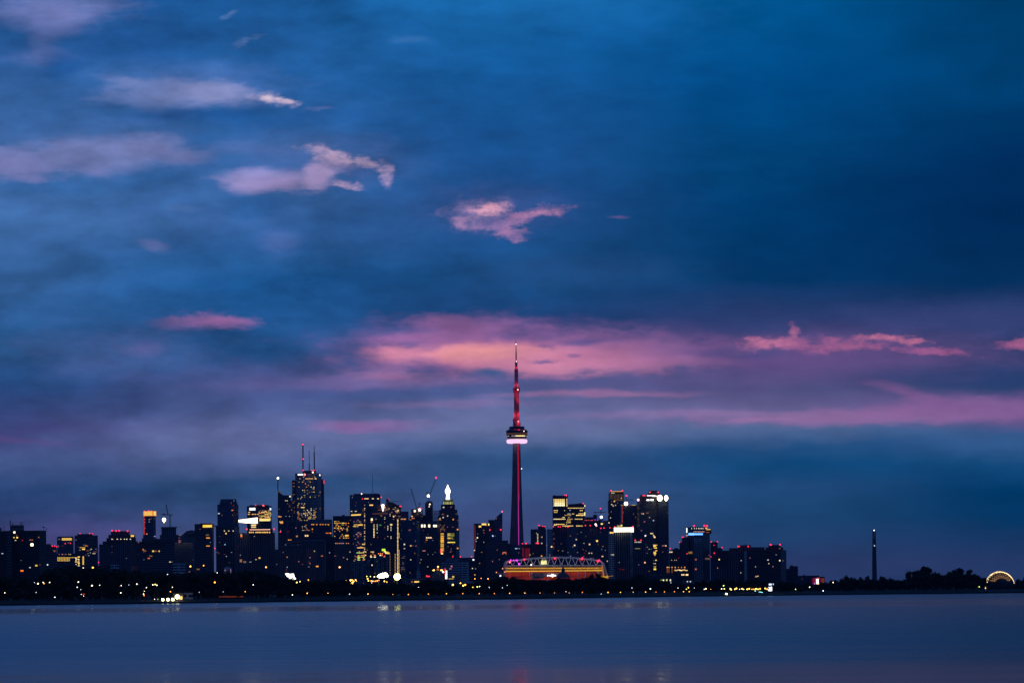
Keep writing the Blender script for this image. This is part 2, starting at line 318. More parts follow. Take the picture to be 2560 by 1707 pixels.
class B:
    def __init__(s, name, label, cat, D, x, group=None):
        s.D = D; p = P(x, 1470, D); s.o = Vector((p.x, p.y, GZ)); s.r = root(name, s.o, label, cat, group); s.faces = []; s.wins = []; s.x = x; s.tops = []
    def box(s, x0, x1, yt, yb=None, mat='darkblue', xc=None, th=None, dd=0, part='body', depth=None, dips=None):
        D = s.D + dd; ym = (yt + (yb or 1440)) / 2
        u0, u1 = T(x0, ym)[0], T(x1, ym)[0]
        zt = HC + T((x0 + x1) / 2, yt)[1] * D
        zb = GZ - 1 if yb is None else HC + T((x0 + x1) / 2, yb)[1] * D
        uc = T(xc, ym)[0] if xc is not None else None
        if uc is None:
            um = (u0 + u1) / 2; n = Vector((um, 1, 0)).normalized(); d = Vector((n.y, -n.x, 0))   # d to the right
            C = Vector((um * D, D, 0))
            def hit(u): # C + s d on ray u
                sv = (u * C.y - C.x) / (d.x - u * d.y); return C + d * sv
            A_, B_ = hit(u0), hit(u1); wdt = (B_ - A_).length; dep = n * (depth or min(max(wdt * .8, 8), 45))
            base = [A_, B_, B_ + dep, A_ + dep]; s.faces.append((x0, x1, yt, A_, d, -n, yb or 9999))
        else:
            C = Vector((uc * D, D, 0)); a = xc - x0; b = x1 - xc
            th_ = math.radians(th) if th is not None else (math.atan2(b, a) if a > 0 else .5)
            th_ = max(.12, min(math.pi / 2 - .12, th_))
            dl = Vector((-math.cos(th_), math.sin(th_), 0)); dr = Vector((math.sin(th_), math.cos(th_), 0))
            def hit(u, d):
                sv = (u * C.y - C.x) / (d.x - u * d.y); return C + d * sv
            A_ = hit(u0, dl); B_ = hit(u1, dr); base = [A_, C, B_, A_ + B_ - C]
            s.faces.append((x0, xc, yt, C, -dl, Vector((-dl.y, dl.x, 0)) if Vector((-dl.y, dl.x, 0)).y < 0 else Vector((dl.y, -dl.x, 0)), yb or 9999))
            s.faces.append((xc, x1, yt, C, dr, Vector((dr.y, -dr.x, 0)) if Vector((dr.y, -dr.x, 0)).y < 0 else Vector((-dr.y, dr.x, 0)), yb or 9999))
        bm = bmesh.new(); lo = [bm.verts.new((p.x, p.y, zb)) for p in base]; tops = []
        for i, p in enumerate(base): tops.append(bm.verts.new((p.x, p.y, zt)))
        for i in range(4): bm.faces.new((lo[i], lo[(i + 1) % 4], tops[(i + 1) % 4], tops[i]))
        bm.faces.new(tops); bm.faces.new(lo[::-1]); bmesh.ops.recalc_face_normals(bm, faces=bm.faces); bm.normal_update(); uv_metres(bm)
        m = FM(mat) if isinstance(mat, str) else mat
        ob = meshobj(part, bm, m, s.r, s.o)
        if part in ('penthouse', 'crown', 'roof_slab', 'roof_core', 'upper_storeys', 'left_block', 'middle_block'): s.tops.append((x0, x1, yt, ob))
        return ob
    def carrier(s, x, y):
        for x0, x1, yt, ob in s.tops:
            if x0 - 1.5 <= x <= x1 + 1.5 and abs(y - yt) < 3.5: return ob
        return s.r
    def facept(s, px, py, out=.15):
        best = None
        for f in s.faces:
            if f[0] - .6 <= px <= f[1] + .6 and f[2] - 1 <= py <= f[6] + .3:
                u_ = T(px, py)[0]; q_ = f[3] + f[4] * ((u_ * f[3].y - f[3].x) / (f[4].x - u_ * f[4].y))
                if best is None or q_.y < bd: best, bd = f, q_.y
        if best is None: best = min(s.faces, key=lambda f: abs((f[0] + f[1]) / 2 - px))
        A_, d, n = best[3], best[4], best[5]
        u, v = T(px, py); sv = (u * A_.y - A_.x) / (d.x - u * d.y); p = A_ + d * sv
        return Vector((p.x, p.y, HC + v * p.y)) + n * out, d, n
    def win(s, x, y, w, h, c=WARM, st=1.2, part='window', out=.12, sample=False):
        s.wins.append((x, y, w, h, c, st, part, out, sample))
    def rows(s, y, xs, w=3, h=2, c=WARM, st=1.2, part='window'):
        for x in xs: s.win(x, y, w, h, c, st, part)
    def field(s, x0, x1, y0, y1, dx, dy, p, cols=(WARM, YEL, CREAM), w=2.0, h=1.6, st=(.3, 1.6), seed=0):
        r = random.Random(seed + int(x0 * 7 + y0)); y = y0
        while y < y1:
            pr = p * (2.2 if r.random() < .25 else .7); x = x0
            while x < x1:
                if r.random() < pr: s.win(x, y, w * r.choice((1, 1, 1, 1.8)), h, r.choice(cols), round(r.uniform(*st) * 4) / 4 + .1)
                x += dx
            y += dy
    def beacon(s, x, y, r=2.2, c=RED, st=2.4, part='beacon', dd=-2, sample=False):
        m = emis(c, st, sample); o = link(bpy.data.objects.new(part, unit_ball(m))); p = P(x, y, s.D + dd); o.location = p - s.o; o.scale = [2 * r * (.75 if c == RED else .9) * s.D / F] * 3; o.parent = s.carrier(x, y); return o
    def beacons(s, pts, r=2.0, c=RED, st=2.4):
        for x, y in pts: s.beacon(x, y, r, c, st)
    def mast(s, pts, w=1.2, part='antenna', mat=None, dd=4, bmr=None):
        bm = bmesh.new(); q = [P(x, y, s.D + dd) for x, y in pts]
        for a, b in zip(q, q[1:]): bar(bm, a, b, w)
        return meshobj(part, bm, mat or plain('dark_steel', (.03, .03, .035), .5), s.carrier(*pts[0]), s.o)
    def done(s):
        ws = sorted(s.wins, key=lambda w: -(w[2] * w[3]) * (1 + w[5] * .1)); rest = []
        cnt = {}
        for (x, y, w, h, c, st, part, out, sample) in ws:
            p0, d, n = s.facept(x - w / 2 + .01, y, out); 
            c0, d, n = s.facept(x, y, out)
            w *= .88; h *= .9; st *= .8
            wm = w * c0.y / F / max(.25, abs(n.normalized().dot(Vector((c0.x, c0.y, 0)).normalized()))); hm = h * c0.y / F
            rot = math.atan2(d.y, d.x); cnt[part] = cnt.get(part, 0) + 1
            mt = emis(c, st, sample)
            if cnt[part] <= 100:
                o = link(bpy.data.objects.new(part, unit_box(mt))); o.location = c0 - s.o; o.scale = (wm, .3, hm); o.rotation_euler = (0, 0, rot); o.parent = s.r
            else: rest.append((c0, d, n, wm, hm, mt))
        if rest:
            bm = bmesh.new(); ml = []
            for c0, d, n, wm, hm, mt in rest:
                k = len(bm.faces); obox(bm, c0, d * wm / 2, n * .15, Vector((0, 0, hm / 2))); bm.faces.ensure_lookup_table()
                if mt not in ml: ml.append(mt)
                for f in bm.faces[k:]: f.material_index = ml.index(mt)
            o = meshobj('window', bm, ml, s.r, s.o); o['kind'] = 'stuff'
        return s
def crane(name_label, D, lat, extra=None, cab=None, w=2.4):
    o = root('tower_crane', P(*lat[0][0], D), name_label, 'crane', 'cranes on the skyline'); c0 = Vector(o.location)
    st = plain('crane_steel', (.06, .055, .05), .6)
    for nm, a, q, ww in [(('mast', 'jib', 'counter_jib', 'a_frame')[min(i, 3)], l[0], l[1], l[2]) for i, l in enumerate(lat)]:
        bm = bmesh.new(); lattice(bm, P(*a, D), P(*q, D), ww, t=.5); meshobj(nm, bm, st, o, c0)
    if cab:
        bm = bmesh.new(); c = P(*cab, D - 2); obox(bm, c, Vector((1.6, 0, 0)), Vector((0, 1.4, 0)), Vector((0, 0, 1.6))); meshobj('cab', bm, st, o, c0)
    for x, y, r_, c, s in (extra or []):
        q = link(bpy.data.objects.new('beacon', unit_ball(emis(c, s, r_ > 3)))); q.parent = o; q.location = P(x, y, D - 3) - c0; q.scale = [2 * r_ * D / F] * 3
    return o
def poly(b, pts, mat, part, dd=0, depth=12):
    """upright shape given by its outline, with real thickness"""
    D = b.D + dd; bm = bmesh.new(); extrude_poly(bm, [P(x, y, D) for x, y in pts], Vector((0, depth, 0))); bm.normal_update(); uv_metres(bm)
    return meshobj(part, bm, FM(mat) if isinstance(mat, str) else mat, b.r, b.o)
def lattice(bm, a, b, w, step=None, t=.35):
    a = Vector(a); b = Vector(b); z = (b - a).normalized(); x = z.cross(Vector((0, 1, 0))).normalized(); y = Vector((0, 1, 0)); n = max(2, int((b - a).length / (step or w * 1.4)))
    cor = [x * i * w / 2 + y * j * w / 2 for i, j in ((-1, -1), (1, -1), (1, 1), (-1, 1))]
    for c in cor: bar(bm, a + c, b + c, t)
    for k in range(n):
        p = a.lerp(b, k / n); q = a.lerp(b, (k + 1) / n)
        for i in range(4): bar(bm, p + cor[i], q + cor[(i + 1) % 4 if k % 2 else (i - 1) % 4], t * .7)

# ------------------------------------------------------------------ setting: lake, land
def shore_D(u):   # distance of the waterline for a direction u (x / y)
    x = PX + u * F
    K = [(-600, 2300), (0, 2430), (660, 2610), (1280, 2790), (1640, 3080), (2020, 3180), (2560, 3250), (3200, 3300)]
    for (a, da), (b_, db) in zip(K, K[1:]):
        if x <= b_: return da + (db - da) * max(0, (x - a)) / (b_ - a)
    return K[-1][1]
def struct(name, bm, mat, kind='structure', smooth=False):
    o = meshobj(name, bm, mat, smooth=smooth); o['kind'] = kind; return o
WATER = (.47, .52, .545, 1)
# water: one calm sheet, rippled in wide lanes
m, t, b_ = newmat('lake_water'); n_ = t.nodes; l_ = t.links
b_.inputs['Base Color'].default_value = (.001, .035, .09, 1); b_.inputs['Specular Tint'].default_value = (.55, .88, 1, 1); b_.inputs['IOR'].default_value = 1.33
tcw = n_.new('ShaderNodeTexCoord'); sp = n_.new('ShaderNodeSeparateXYZ'); l_.new(tcw.outputs['Object'], sp.inputs[0])
mp = n_.new('ShaderNodeMapping'); mp.inputs['Scale'].default_value = (1 / 260, 1 / 420, 1); l_.new(tcw.outputs['Object'], mp.inputs[0])
nz = n_.new('ShaderNodeTexNoise'); nz.inputs['Scale'].default_value = 1; nz.inputs['Detail'].default_value = 5; l_.new(mp.outputs[0], nz.inputs['Vector'])
crw = n_.new('ShaderNodeValToRGB'); crw.color_ramp.interpolation = 'EASE'
def wm_(op, a, c, clamp=False):
    n = n_.new('ShaderNodeMath'); n.operation = op; n.use_clamp = clamp
    for i, v in enumerate((a, c)):
        if isinstance(v, (int, float)): n.inputs[i].default_value = v
        else: l_.new(v, n.inputs[i])
    return n.outputs[0]
# distance lanes of wind: roughness by 1/distance (lanes run parallel to the shore)
lane = wm_('DIVIDE', 300.0, wm_('ADD', sp.outputs[1], wm_('MULTIPLY', wm_('SUBTRACT', nz.outputs['Fac'], .5), wm_('MULTIPLY', sp.outputs[1], .10))), True)
l_.new(lane, crw.inputs[0])
el = crw.color_ramp.elements
# lane value v = 300/dist ; photo y(centre) = 1473 + 68000/dist = 1473 + 227*v
LANES = [(0.0, .27), (.11, .25), (.15, .20), (.175, .115), (.20, .115), (.24, .22), (.55, .30), (.70, .285), (.80, .25), (.93, .165), (1.0, .14)]
while len(el) > 1: el.remove(el[-1])
el[0].position = 0; el[0].color = (LANES[0][1],) * 3 + (1,)
for p_, v_ in LANES[1:]:
    e = el.new(p_); e.color = (v_, v_, v_, 1)
l_.new(crw.outputs[0], b_.inputs['Roughness'])
# long-exposure ripples
mp2 = n_.new('ShaderNodeMapping'); mp2.inputs['Scale'].default_value = (1 / 9.0, 1 / 5.0, 1); l_.new(tcw.outputs['Object'], mp2.inputs[0])
nr = n_.new('ShaderNodeTexNoise'); nr.inputs['Scale'].default_value = 1; nr.inputs['Detail'].default_value = 3; l_.new(mp2.outputs[0], nr.inputs['Vector'])
bp = n_.new('ShaderNodeBump'); bp.inputs['Strength'].default_value = .3; bp.inputs['Distance'].default_value = .25
l_.new(nr.outputs['Fac'], bp.inputs['Height'])
b_.inputs['Roughness'].default_value = 1; b_.inputs['Specular IOR Level'].default_value = 0
for q in list(b_.inputs['Roughness'].links): l_.remove(q)
gl = n_.new('ShaderNodeBsdfGlossy'); gl.inputs['Color'].default_value = WATER; 
mp3 = n_.new('ShaderNodeMapping'); mp3.inputs['Scale'].default_value = (1 / 90.0, 1 / 11.0, 1); l_.new(tcw.outputs['Object'], mp3.inputs[0])
n3 = n_.new('ShaderNodeTexNoise'); n3.inputs['Scale'].default_value = 1; n3.inputs['Detail'].default_value = 6; n3.inputs['Roughness'].default_value = .65; l_.new(mp3.outputs[0], n3.inputs['Vector'])
rr_ = wm_('MAXIMUM', wm_('ADD', crw.outputs[0], wm_('MULTIPLY', wm_('SUBTRACT', n3.outputs['Fac'], .5), .30)), .06); l_.new(rr_, gl.inputs['Roughness']); l_.new(bp.outputs[0], gl.inputs['Normal'])
fr = n_.new('ShaderNodeFresnel'); fr.inputs['IOR'].default_value = 1.33; l_.new(bp.outputs[0], fr.inputs['Normal'])
mx = n_.new('ShaderNodeMixShader'); l_.new(fr.outputs[0], mx.inputs[0]); l_.new(b_.outputs[0], mx.inputs[1]); l_.new(gl.outputs[0], mx.inputs[2])
l_.new(mx.outputs[0], n_['Material Output'].inputs['Surface'])
bm = bmesh.new(); vs = [bm.verts.new(p) for p in ((-9000, -300, 0), (9000, -300, 0), (9000, 9000, 0), (-9000, 9000, 0))]; bm.faces.new(vs); struct('lake', bm, m)
# land rising from the waterline
grass = plain('dark_grass', (.010, .012, .008), .95, .05); stone = plain('shore_stone', (.02, .02, .022), .9, .4)
bm = bmesh.new(); prof = [(1.5, 1.2), (14, 1.6), (40, 2.6), (200, 3.2), (900, 4.0), (40000, 4.0)]; grid = []
for i in range(161):
    x = -1400 + i * 5400 / 160; u = (x - PX) / F; D0 = shore_D(u) + R.uniform(-2, 2) + 8 * math.sin(i * .31) + 5 * math.sin(i * .83); row = []
    for d, z in prof: row.append(bm.verts.new((u * (D0 + d), D0 + d, z + (R.uniform(-.25, .25) if d < 60 else 0))))
    grid.append((D0, u, row))
for a, b2 in zip(grid, grid[1:]):
    for k in range(len(prof) - 1): bm.faces.new((a[2][k], b2[2][k], b2[2][k + 1], a[2][k + 1]))
bmesh.ops.recalc_face_normals(bm, faces=bm.faces); struct('ground', bm, grass)
bm = bmesh.new()
for a, b2 in zip(grid, grid[1:]):
    q = [(a, 0, -.6), (b2, 0, -.6), (b2, 1.5, 1.15), (a, 1.5, 1.15)]
    bm.faces.new([bm.verts.new((g[1] * (g[0] + d), g[0] + d, z)) for g, d, z in q])
struct('shoreline', bm, stone)
# ------------------------------------------------------------------ trees along the shore
leaf = plain('foliage', (.022, .036, .016), .9, .8, .6); bark = plain('bark', (.05, .04, .03), .9, 1.0)
def crown_bm(r, kind, bm=None, off=Vector((0, 0, 0)), sc=1.0, nleaf=70, nb=None):
    bm = bm or bmesh.new(); nb = nb or r.randint(8, 11)
    for k in range(nb):
        if kind == 'round': c = Vector((r.gauss(0, 3.0), r.gauss(0, 3.0), r.uniform(7, 16.5))); rad = r.uniform(2.4, 4.2) * (1.12 - abs(c.z - 11) / 14)
        elif kind == 'tall': c = Vector((r.gauss(0, 1.7), r.gauss(0, 1.7), 5 + 13 * (k + .5) / nb)); rad = r.uniform(1.8, 3.1) * (1.15 - c.z / 30)
        else: c = Vector((r.gauss(0, 4.2), r.gauss(0, 4.0), r.uniform(6, 15))); rad = r.uniform(2.0, 3.6)
        if k == 0: c = Vector((0, 0, 18.0 - rad))
        q = bmesh.ops.create_icosphere(bm, subdivisions=1, radius=1)
        for v in q['verts']: v.co = off + (c + v.co * rad * r.uniform(.6, .95)) * sc
        for i in range(nleaf):
            d = Vector((r.gauss(0, 1), r.gauss(0, 1), r.gauss(0, 1))).normalized(); p = c + d * rad * r.uniform(.75, 1.22)
            a = Vector((r.gauss(0, 1), r.gauss(0, 1), r.gauss(0, 1))).normalized(); b = a.cross(d + Vector((.01, .02, .3))).normalized(); s_ = r.uniform(.35, .8)
            bm.faces.new([bm.verts.new(off + (p + (a * i2 + b * j2) * s_) * sc) for i2, j2 in ((-1, -.6), (.8, -1), (1, .7), (-.5, 1))])
    return bm
def trunk_bm(r):
    bm = bmesh.new(); lathe(bm, Vector((0, 0, 0)), [(.55, 0), (.4, 2), (.32, 6), (.2, 11), (.06, 16)], 8)
    for k in range(6):
        a = r.uniform(0, 6.28); z = r.uniform(4, 10); bar(bm, (0, 0, z), (3 * math.cos(a), 3 * math.sin(a), z + r.uniform(2.5, 5)), .3, .08)
    return bm
tkinds = []
for k in range(8):
    r = random.Random(50 + k); kd = ('round', 'round', 'wide', 'round', 'tall', 'wide', 'round', 'tall')[k]
    cb = crown_bm(r, kd); me = bpy.data.meshes.new('crown'); cb.to_mesh(me); cb.free(); me.materials.append(leaf)
    tb = trunk_bm(r); mt = bpy.data.meshes.new('trunk'); tb.to_mesh(mt); tb.free(); mt.materials.append(bark); tkinds.append((kd, me, mt))
def tree(px, ytop, D, k, wf=1.0, label=None, group=None, rz=None):
    zt = HC + T(px, ytop)[1] * D; p = P(px, 1470, D); z0 = 2.2
    H = max(4.5, zt - z0); s = H / 18.0
    o = root('leafy_tree', (p.x, p.y, z0), label or 'dark leafy tree merged into the unbroken tree belt along the lakeshore', 'tree', group or 'trees of the lakeshore belt')
    for nm, me in (('crown', tkinds[k][1]), ('trunk', tkinds[k][2])):
        c = link(bpy.data.objects.new(nm, me)); c.parent = o
    o.scale = (s * wf, s * wf, s); o.rotation_euler = (0, 0, R.uniform(0, 6.28) if rz is None else rz); return o
PROF = [(-60, 1437), (0, 1437), (40, 1441), (90, 1448), (116, 1424), (180, 1421), (260, 1423), (340, 1427), (400, 1433), (440, 1436), (480, 1434), (540, 1430), (600, 1429), (645, 1425), (660, 1431), (700, 1439), (735, 1452), (770, 1450), (800, 1448), (845, 1446), (880, 1455), (925, 1460), (960, 1459), (1000, 1456), (1040, 1461), (1062, 1450), (1090, 1449), (1120, 1455), (1160, 1460), (1200, 1454), (1225, 1446), (1262, 1441), (1300, 1445), (1350, 1446), (1400, 1446), (1450, 1446), (1485, 1441), (1530, 1447), (1570, 1444), (1600, 1441), (1640, 1447), (1680, 1452), (1720, 1456), (1760, 1450), (1800, 1446), (1850, 1446), (1900, 1449), (1960, 1452), (2030, 1458), (2080, 1449), (2110, 1445), (2150, 1444), (2200, 1446), (2245, 1449), (2270, 1441), (2300, 1436), (2350, 1434), (2400, 1433), (2440, 1436), (2465, 1446), (2490, 1470), (2535, 1468), (2548, 1448), (2620, 1442)]
def prof_y(x):
    for (a, ya), (b, yb) in zip(PROF, PROF[1:]):
        if x <= b: return ya + (yb - ya) * (x - a) / (b - a)
    return PROF[-1][1]
x = -40
while x < 2600:
    if 2460 < x < 2536: x += 12; continue
    D = shore_D((x - PX) / F) + R.uniform(95, 260); k = R.choice((0, 1, 2, 3, 5, 6, 0, 3, 4))
    tree(x, prof_y(x) + abs(R.gauss(0, 3.5)) , D, k, R.uniform(.9, 1.3)); x += R.uniform(10, 18)
# lower trees right behind the bank
x = -40
while x < 2600:
    if 2455 < x < 2540: x += 30; continue
    D = shore_D((x - PX) / F) + R.uniform(62, 90); tree(x, max(prof_y(x) + 8, 1474 - (x - PX) * .0096 - 16) + R.uniform(0, 7), D, R.choice((0, 2, 5, 6)), R.uniform(1.2, 1.7),
        'low dark tree in the front row at the water edge', 'low trees by the water edge'); x += R.uniform(30, 44)
# single trees that stand out against the sky
for x, y, k, wf, lb in [
    (2117, 1440, 0, 1.0, 'round dark tree left of the tall chimney stack'), (2151, 1441, 5, .9, 'flat topped dark tree between the round tree and the chimney'),
    (2169, 1440, 4, .8, 'narrow pointed dark tree just left of the chimney stack'), (2206, 1442, 6, .9, 'rounded dark tree just right of the chimney stack'),
    (2228, 1443, 2, 1.0, 'broad dark tree second to the right of the chimney'), (2273, 1437, 4, .9, 'small pointed dark tree left of the tallest tree'),
    (2294, 1428, 3, 1.0, 'domed dark tree leaning against the tallest tree on the point'), (2310, 1417, 4, 1.0, 'tallest dark tree of the point with a forked top'),
    (2321, 1419, 4, .9, 'slim dark tree forming the right fork of the tallest pair'), (2346, 1432, 6, .8, 'low dark tree right of the forked tall pair'),
    (2372, 1433, 1, .9, 'rounded dark tree midway between the two tall clumps'), (2388, 1425, 0, .9, 'dark tree at the left of the second tall clump'),
    (2401, 1421, 4, .95, 'peaked dark tree topping the second tall clump'), (2422, 1425, 7, 1.0, 'dark tree at the right end of the second tall clump'),
    (2440, 1435, 2, .9, 'sloping dark tree beside the lit sphere'), (2546, 1447, 1, .8, 'dark tree just right of the lit sphere'), (2562, 1442, 3, .9, 'dark tree at the right edge of the photo'),
    (1479, 1436, 4, .7, 'pointed dark tree against the orange stadium'), (1498, 1434, 7, .75, 'slim dark tree at the right end of the orange stadium'),
    (1600, 1438, 0, 1.1, 'large domed dark tree below the tower with bright corner lights'), (180, 1415, 0, .9, 'dark tree rising in front of the lit office block on the left')]:
    tree(x, y, shore_D((x - PX) / F) + R.uniform(270, 330), k, wf, lb, 'trees standing out on the skyline')
# the wood behind, a single dark mass
bm = bmesh.new(); r = random.Random(5); x = -60
while x < 2620:
    for row in range(0 if 2462 < x < 2534 else 2):
        D = shore_D((x - PX) / F) + 330 + row * 160 + r.uniform(-40, 40); px = x + r.uniform(-6, 6); yt = prof_y(px) + 2 + r.uniform(0, 6); zt = HC + T(px, yt)[1] * D
        p = P(px, 1470, D); crown_bm(r, 'wide', bm, Vector((p.x, p.y, 1.0)), max(.25, (zt - 1) / 18), 26, 6)
        crown_bm(r, 'wide', bm, Vector((p.x, p.y, -.4)), max(.2, (zt - 1) / 30), 10, 4)
    x += 15
o = struct('woodland', bm, leaf, 'stuff'); o['label'] = 'dark wood behind the shoreline trees'; o['category'] = 'woodland'

# ------------------------------------------------------------------ lamps on the shore
pole = plain('lamp_pole', (.04, .04, .045), .6)
_lm = {}
def lamp(px, py, c=AMB, st=9, r=1.7, dshore=30, label=None, group=None, D=None, name='street_lamp', sample=False, cat='street lamp'):
    """lamp post: tapered pole with arm, glowing globe; r in photo pixels"""
    u = T(px, py)[0]; D = D or shore_D(u) + dshore; p = P(px, py, D); gz = 1.2 if dshore < 20 else 2.0
    z0 = min(gz, p.z - 1.2); o = root(name, (p.x, p.y, z0), label, cat, group); h = p.z - z0; rr = r * .7 * D / F
    bm = bmesh.new(); bar(bm, (.9, .3, 0), (.9, .3, h + .15), .22, .14); bar(bm, (.9, .3, h + .12), (0, 0, h + .12 + rr), .12, .1); me = bpy.data.meshes.new('pole'); bm.to_mesh(me); bm.free(); me.materials.append(pole)
    q = link(bpy.data.objects.new('pole', me)); q.parent = o
    q = link(bpy.data.objects.new('lamp_head', unit_ball(emis(c, st, sample)))); q.parent = o; q.location = (0, 0, h); q.scale = [2 * rr] * 3
    return o
G1 = 'row of amber lamps along the lakeside path'
LP = 'amber street lamp in the evenly spaced row along the lakeside path'
for x, y in [(920,1484),(982,1485),(1021,1485),(1071,1484),(1116,1483),(1157,1483),(1198,1483),(1236,1482.5),(1274,1482),(1312,1481.5),(1350,1481.5),(1386,1481),(1423,1481),(1456,1480),(1520,1480),(1551,1480),(1583,1479.5),(1614,1479),(1640,1479),(1661,1478.5),(1686,1478),(1709,1478),(1723,1478)]:
    lamp(x, y, AMB if R.random() < .75 else ORG, R.choice((2.5, 4, 6)), R.uniform(1.2, 2.1), 34, LP, G1)
G2 = 'scattered lamps among the dark shore trees'
SC = [(12,1481,CREAM,1.3),(90,1480,WHT,.9),(95,1458,CREAM,2.2),(108,1455,CREAM,1.6),(110,1458,AMB,1.5),(124,1455,CREAM,1.5),(86,1455,WHT,.8),(137,1492,WHT,1.5),(203,1485,WHT,.8),(209,1489,WHT,.9),(193,1467,WHT,1.2),(202,1473,WHT,.8),(196,1454,CREAM,1.9),(230,1463,CREAM,2.3),(249,1462,CREAM,1.2),(303,1463,CREAM,1.4),(302,1481,CREAM,1.7),(322,1461,WHT,.8),(342,1459,CREAM,1.7),
 (366,1468,CREAM,1.4),(361,1477,CREAM,1),(359,1484,CREAM,1.6),(360,1488,ORG,1.5),(382,1461,CREAM,1.6),(388,1460,YEL,2),(392,1462,CREAM,1.8),(426,1478,ORG,1.9),(431,1467,CREAM,1.2),(386,1497,CREAM,1.5),(395,1497,GRN,1.1),(537,1455,ORG,3.0),(613,1478,AMB,1.3),(633,1461,WHT,1.3),(498,1479,WHT,.7),(558,1478,WHT,.6),(419,1435,WHT,1),(543,1431,CREAM,1.2),
 (731,1486,CREAM,1.6),(768,1482,AMB,1.8),(820,1482,AMB,1.2),(874,1484,WHT,1),(742,1455,YEL,2.2),(750,1453,YEL,1.6),(771,1449,AMB,1.5),
 (1046,1467,WHT,.8),(1132,1461,YEL,3),(1151,1457,AMB,2.4),(1158,1463,YEL,2.6),(1163,1461,AMB,2.8),(1182,1467,AMB,1.7),(1187,1446,AMB,1.7),(1203,1445,ORG,1.4),(1220,1446,AMB,1.8),(1193,1466,GRN,1.8),(1199,1465,CREAM,1.6),(1223,1468,WHT,1.2),(1256,1468,WHT,.8),(1268,1462,WHT,.7),(1415,1478,WHT,.8),(1503,1484,WHT,.8),
 (1580,1469,WHT,.9),(1626,1471,CREAM,2),(1695,1469,WHT,1),(1716,1472,GRN,1.4),(1721,1468,AMB,2),(1736,1469,WHT,.8),(1761,1472,CREAM,1.3),(1765,1471,CREAM,1.7),(1777,1472,AMB,.9),(1804,1471,CREAM,1.7),(1811,1471,YEL,2),(1809,1463,GRN,1.8),
 (1826,1471,YEL,2.3),(1828,1473,YEL,2.1),(1837,1472,YEL,2),(1841,1470,YEL,2.4),(1849,1472,CREAM,1),(1855,1471,YEL,1.9),(1859,1472,CREAM,1.6),(1868,1472,YEL,2.2),(1873,1471,YEL,2.2),(1880,1472,AMB,1.6),(1885,1472,AMB,1.9),(1890,1471,YEL,2.3),(1895,1472,YEL,2.1),(1900,1471,AMB,2.2),(1913,1470,YEL,2.2),(1918,1472,AMB,2.2),
 (1888,1476,(120,230,200),1.7),(1898,1479,(130,225,225),1.3),(1902,1479,(130,225,225),1.4),(1905,1480,(130,225,225),1.3),(1879,1484,RED,1.8),(1989,1472,GRN,1.4),(1996,1483,CREAM,1.4),(2024,1467,CREAM,1.6),(2058,1476,WHT,1.5),(2083,1455,CREAM,1.6),(2448,1466,GRN,1.3)]
cn = {CREAM: 'cream', WHT: 'white', ORG: 'orange', YEL: 'yellow', AMB: 'amber', GRN: 'greenish', RED: 'red'}
def where(x):
    for lim, w in ((160, 'below the balcony slab block at the far left'), (300, 'below the lit office block on the left'), (450, 'near the gold-topped tower on the left'), (700, 'left of the tall bank tower'), (900, 'below the tall bank tower'), (1100, 'left of the needle tower, below the cranes'), (1290, 'just left of the needle tower'), (1530, 'below the orange stadium'), (1760, 'below the blue sign tower'), (1925, 'in the bright car park strip left of the white kiosk'), (2200, 'left of the chimney stack'), (2600, 'beside the lit sphere')):
        if x < lim: return w
for x, y, c, r_ in SC:
    cl = cn.get(c, 'turquoise'); lamp(x, y, c, 6, r_, 42, '%s lamp among trees %s' % (cl, where(x)), '%s lamps %s' % (cl, where(x)))
lamp(1816, 1485, (255, 245, 170), 12, 4.6, 10, 'big pale yellow floodlight low at the water edge right of centre', None, None, 'floodlight', True, 'floodlight')

# ------------------------------------------------------------------ buildings, left to right
b = B('apartment_block', 'black balcony slab block with rooftop box at the left edge', 'apartment block', 3700, 60)
b.box(-60, 116, 1326, mat='black', xc=99, th=14); b.box(25, 60, 1312, 1326, dd=12, part='penthouse', mat='conc'); b.box(-30, 4, 1319, 1326, dd=12, part='penthouse', mat='conc')
b.box(16, 30, 1328, dd=-2, part='stair_tower', mat='slab', depth=6)
b.mast([(25.5, 1312), (25.5, 1300)], .9); b.mast([(32, 1312), (32, 1305)], .6); b.mast([(51, 1312), (51, 1305)], .5); b.mast([(55, 1312), (55, 1304)], .6); b.mast([(10, 1326), (10, 1315)], .4); b.mast([(116, 1326), (116, 1319)], .4)
bm = bmesh.new(); pd = P(109, 1319, 3690); lathe(bm, pd, [(.3, 0), (1.2, .5), (1.6, 1.1)], 12); bar(bm, pd, pd + Vector((0, 0, -3)), .25); meshobj('satellite_dish', bm, plain('dish', (.2, .2, .22), .5), b.r, b.o)
for w in [(36,1330,5,5,CREAM,3),(35,1343,3,3,YEL,1.5),(43,1343,4,4,YEL,2),(39,1350,4,2,CREAM,1),(56,1350,4,3,RED,.4),(76,1349,6,3,PNK,.4),(81,1349,3,3,ORG,.5),(80,1361,7,7,CREAM,5),(91,1413,6,4,YEL,1.2),(75,1418,4,2.5,WHT,1),(55,1426,8,4,ORG,1.5),(6,1383,4,2.5,WHT,.9),(53,1400,4,2,WHT,.1),(41,1337,4,2,PNK,.2)]: b.win(*w)
b.done()
b = B('apartment_block', 'narrow dark block tucked behind the right side of the far left slab', 'apartment block', 4600, 130)
b.box(114, 142, 1364, mat='slab', xc=134, th=30); b.box(116, 127, 1359, 1364, dd=5, part='penthouse', mat='black'); b.beacons([(131, 1364.5), (137, 1364.5), (142, 1366)], 1.8); b.win(119, 1411, 3, 3, WHT, 1.8); b.done()
b = B('office_tower', 'blue grey tower with a glowing yellow louvre band at its top', 'office tower', 7000, 163)
